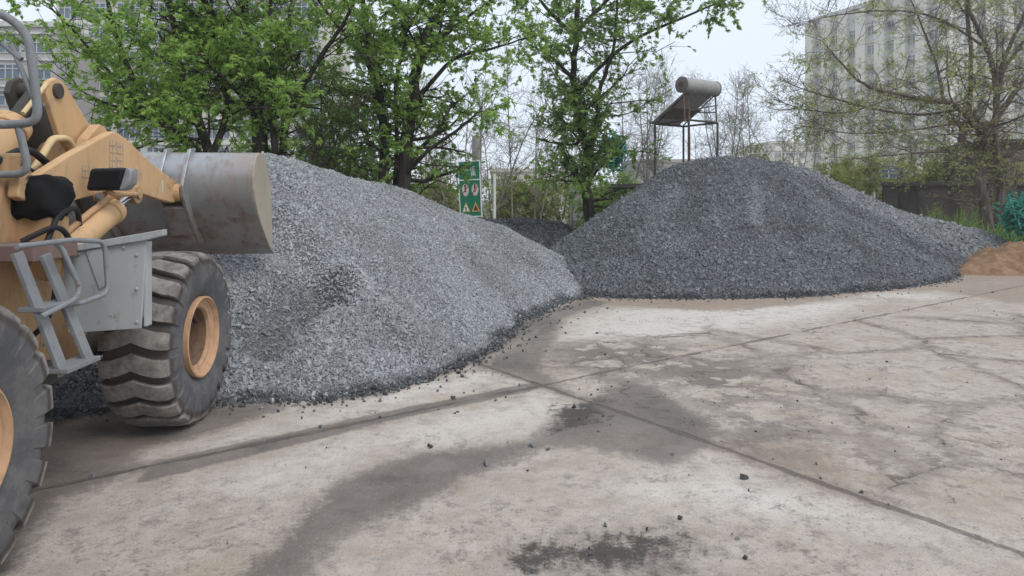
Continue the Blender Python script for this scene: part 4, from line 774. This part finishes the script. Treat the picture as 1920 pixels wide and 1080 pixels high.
# ------------------------------------------------------------------ solar water heater on its stand
def heater():
    st_ = M['darksteel']; A = Vector((.82, .57, 0)); B_ = Vector((.57, -.82, 0)); Lc = Vector((4.95, 24, 0)); zf = 4.58
    root = empty('solar_water_heater', Lc, 0, 'solar water heater with cream tank on a tall rusty steel stand', 'water heater'); O = lambda a, b, z: A*a+B_*b+Vector((0, 0, z))
    a1, b1 = 1.45, 1.5
    for a, b in ((0, 0), (a1, 0), (0, b1), (a1, b1)): MB().tube([O(a, b, 0), O(a, b, zf)], .038, 8).build('leg', st_, root)
    fr = MB()
    for p, q in (((0, 0), (a1, 0)), ((0, b1), (a1, b1)), ((0, 0), (0, b1)), ((a1, 0), (a1, b1))): fr.tube([O(*p, zf), O(*q, zf)], .035, 8)
    fr.build('base_frame', st_, root); zt = 5.72
    up = MB(); 
    for a in (.05, a1-.05):
        up.tube([O(a, b1, zf), O(a, b1-.05, zt-.2)], .025, 6); up.tube([O(a, .0, zf), O(a, b1-.12, zt-.22)], .025, 6); up.tube([O(a, b1, zf+.35), O(a, .55, zf+.45)], .02, 6)
    up.tube([O(0, b1, zf+.3), O(a1, b1, zf+.6)], .02, 6); up.build('support_frame', st_, root)
    a0, aE = -.32, 1.42; tb = zt; c0, c1 = O(a0, b1-.05, tb), O(aE, b1-.05, tb); d = (c1-c0).normalized()
    cream = simple('tank_shell', (.36, .35, .335), .5, 0, .3, 4, .4); tk = MB().tube([c0+d*.05, c1-d*.05], .255, 36, False).build('tank', cream, root, 0, True)
    for p, q in ((c0, c0+d*.06), (c1, c1-d*.06)):
        cap = MB().tube([p, p+(q-p)*.35, q], [.23, .27, .27], 36).build('end_cap', simple('cap_grey', (.17, .15, .14), .6), tk, .004, True)
    MB().tube([c0-d*.012, c0+d*.002], .10, 20).tube([c0-d*.03, c0-d*.01], .035, 12).build('flange', simple('flange_brown', (.14, .07, .055), .7), tk)
    g0 = 0.02; n = 18; tu = MB()
    for k in range(n):
        a = .06+(a1-.12)*k/(n-1)-.1; tu.tube([O(a, -.12, zf+.04), O(a, b1-.16, zt-.24)], .025, 8)
    tu.build('tube_array', simple('collector_tubes', (.36, .33, .31), .35, 0, .3, 12), root)
    nrm = (O(0, b1-.16, zt-.24)-O(0, -.12, zf+.04)).cross(A).normalized(); nrm = nrm if nrm.z < 0 else -nrm
    q = [O(-.08, .16, zf+.25), O(a1-.1, .16, zf+.25), O(a1-.1, b1-.62, zt-.60), O(-.08, b1-.62, zt-.60)]; q = [p+nrm*.06 for p in q]; q2 = [p+nrm*.02 for p in q]
    MB().add(q+q2, [(0, 1, 2, 3), (7, 6, 5, 4), (0, 4, 5, 1), (1, 5, 6, 2), (2, 6, 7, 3), (3, 7, 4, 0)]).build('backing_panel', worn('backing_board', (.19, .155, .135), (.12, .095, .08), (.06, .05, .045), 3, .8, .5), root)
    MB().box((0, 0, 0), (a1+.1, .07, .06), Matrix.Rotation(math.atan2(A.y, A.x), 3, 'Z')).build('tube_holder', st_, root, loc=O(a1/2-.08, -.1, zf+.04))
    MB().tube([O(.05, b1-.05, zt-.25), O(.0, b1+.05, 3.8), O(.02, b1+.02, .0)], .02, 6).tube([O(-.2, b1-.05, zt-.2), O(-.2, b1+.02, zf-.1)], .018, 6).build('riser_pipe', simple('pipe_copper', (.22, .13, .09), .6), root)
heater()
# ------------------------------------------------------------------ buildings
bglass = simple('window_glass', (.10, .14, .19), .15, 0, .3, .7, .5); bfr = simple('window_frame', (.55, .56, .56), .6); dglass = simple('dark_glass', (.30, .325, .34), .2, 0, .4, .8, .5)
def building(name, corner, direction, width, height, storey, bays, wallm, label, cat='building', win=(.6, .5), glass=bglass, frm=bfr, band=None, depth=14, pil=None, mull=3, z0=0.0, wins=True, keep=None, roofh=.6):
    ang = math.atan2(direction[1], direction[0]); root = empty(name, (corner[0], corner[1], 0), ang, label, cat)
    MB().box((width/2, depth/2, height/2), (width, depth, height)).build('wall', wallm, root)
    MB().box((width/2, depth/2, height+roofh/2), (width+.5, depth+.5, roofh)).build('roof', band or wallm, root)
    bw = width/bays; rows = int(height//storey); proto = None; cnt = 0
    if band:
        for r in range(1, rows+1): MB().box((width/2, -.1, z0+r*storey-.12), (width, .2, .24)).build('floor_band', band, root)
    if pil:
        for b in range(bays+1): MB().box((b*bw, -.3, height/2-.05), (bw*(1-win[0])*.9, .6, height-.1)).build('pilaster', pil, root)
    for r in range(rows-1, -1, -1):
        for b in range(bays):
            if not wins or (keep and not keep(r, b)): continue
            w_, h_ = bw*win[0], storey*win[1]
            if proto is None:
                fm = MB(); t = .09
                for x in np.linspace(-w_/2, w_/2, mull+1): fm.box((x, -.05, 0), (t, .1, h_))
                for z in (-h_/2, h_/2, h_*.2): fm.box((0, -.055, z), (w_+t, .11, t))
                fo = fm.build('window', frm, root); po = MB().box((0, -.02, 0), (w_, .04, h_)).build('pane', glass, fo); proto = (fo, po)
                fo.location = ((b+.5)*bw, 0, z0+r*storey+storey*.5)
            else:
                fo = proto[0].copy(); col.objects.link(fo); fo.parent = root; fo.location = ((b+.5)*bw, 0, z0+r*storey+storey*.5); po = proto[1].copy(); col.objects.link(po); po.parent = fo
            cnt += 1
            if cnt >= 100: return root
    return root
cream = simple('cream_render', (.62, .59, .52), .9, 0, .15, .15); cream2 = simple('pinkish_render', (.42, .39, .38), .9, 0, .15, .15); tower_c = simple('tower_render', (.78, .73, .64), .9, 0, .12, .1); grey_r = simple('tower_recess', (.64, .63, .62), .9, 0, .15, .2); white_r = simple('white_trim', (.62, .62, .6), .8)
c = W(105, 375, 88); building('apartment_block', (c.x, 88), (1, -.02), 34, 34, 3.05, 9, cream, 'cream apartment block seen through the bright green leaves', win=(.78, .62), band=white_r, mull=4)
c = W(-190, 375, 78); building('apartment_block', (c.x, 78), (1, .05), 17.2, 21.6, 3.0, 5, cream2, 'grey pink apartment block behind the cab mirror rail', win=(.7, .55), band=white_r, mull=3)
a, b = W(1522, 375, 120), W(1775, 375, 97); d = (b.x-a.x, b.y-a.y); building('tower_block', (a.x, a.y), d, math.hypot(*d), 32.6, 3.0, 7, grey_r, 'cream residential tower with vertical strips behind the gnarled tree', win=(.42, .5), glass=dglass, frm=grey_r, pil=tower_c, mull=2, depth=3.5)
a, b = W(1822, 375, 108), W(2080, 375, 100); d = (b.x-a.x, b.y-a.y); building('tower_block', (a.x, a.y), d, math.hypot(*d), 40, 3.0, 7, grey_r, 'second taller tower at the photo edge behind the gnarled crown', win=(.42, .5), glass=dglass, frm=grey_r, pil=tower_c, mull=2)
c = W(1447, 375, 190); building('low_block', (c.x, 190), (1, 0), 20, 17.5, 3.2, 6, tower_c, 'low distant cream block at the foot of the tower', win=(.5, .55), glass=dglass, mull=2)
c = W(920, 375, 120); building('low_block', (c.x, 120), (1, 0), 16, 6.8, 3.2, 5, cream, 'long low pale building far behind the green sign', win=(.5, .5), glass=dglass, mull=2)
c = W(1190, 375, 130); building('low_block', (c.x, 130), (1, 0), 22, 9.0, 3.0, 7, cream2, 'low pale building seen between the heater legs', win=(.5, .5), glass=dglass, mull=2)
# red scrap on the concrete
x, y = G(1550, 547); rs = MB(); rs.prism([(-.06, 0), (-.02, .035), (.03, .03), (.07, .05), (.06, .0)], -.03, .03, 'y').box((.0, 0, .012), (.12, .08, .02)); tag(rs.build('plastic_scrap', simple('red_plastic', (.5, .05, .03), .5), None, .004, loc=(x, y, 0)), 'small red plastic scrap on the concrete before the dark heap', 'scrap')

# ------------------------------------------------------------------ thin spring haze
hm = bpy.data.materials.new('haze'); hm.use_nodes = True; ht = hm.node_tree; ht.nodes.clear()
pv = ht.nodes.new('ShaderNodeVolumePrincipled'); pv.inputs['Color'].default_value = (.96, .975, 1, 1); pv.inputs['Density'].default_value = .0010; pv.inputs['Anisotropy'].default_value = .2
ou = ht.nodes.new('ShaderNodeOutputMaterial'); ht.links.new(pv.outputs[0], ou.inputs['Volume'])
tag(MB().box((0, 90, 27), (1000, 340, 56)).build('haze', hm), 'thin pale spring haze over the whole yard', kind='stuff')
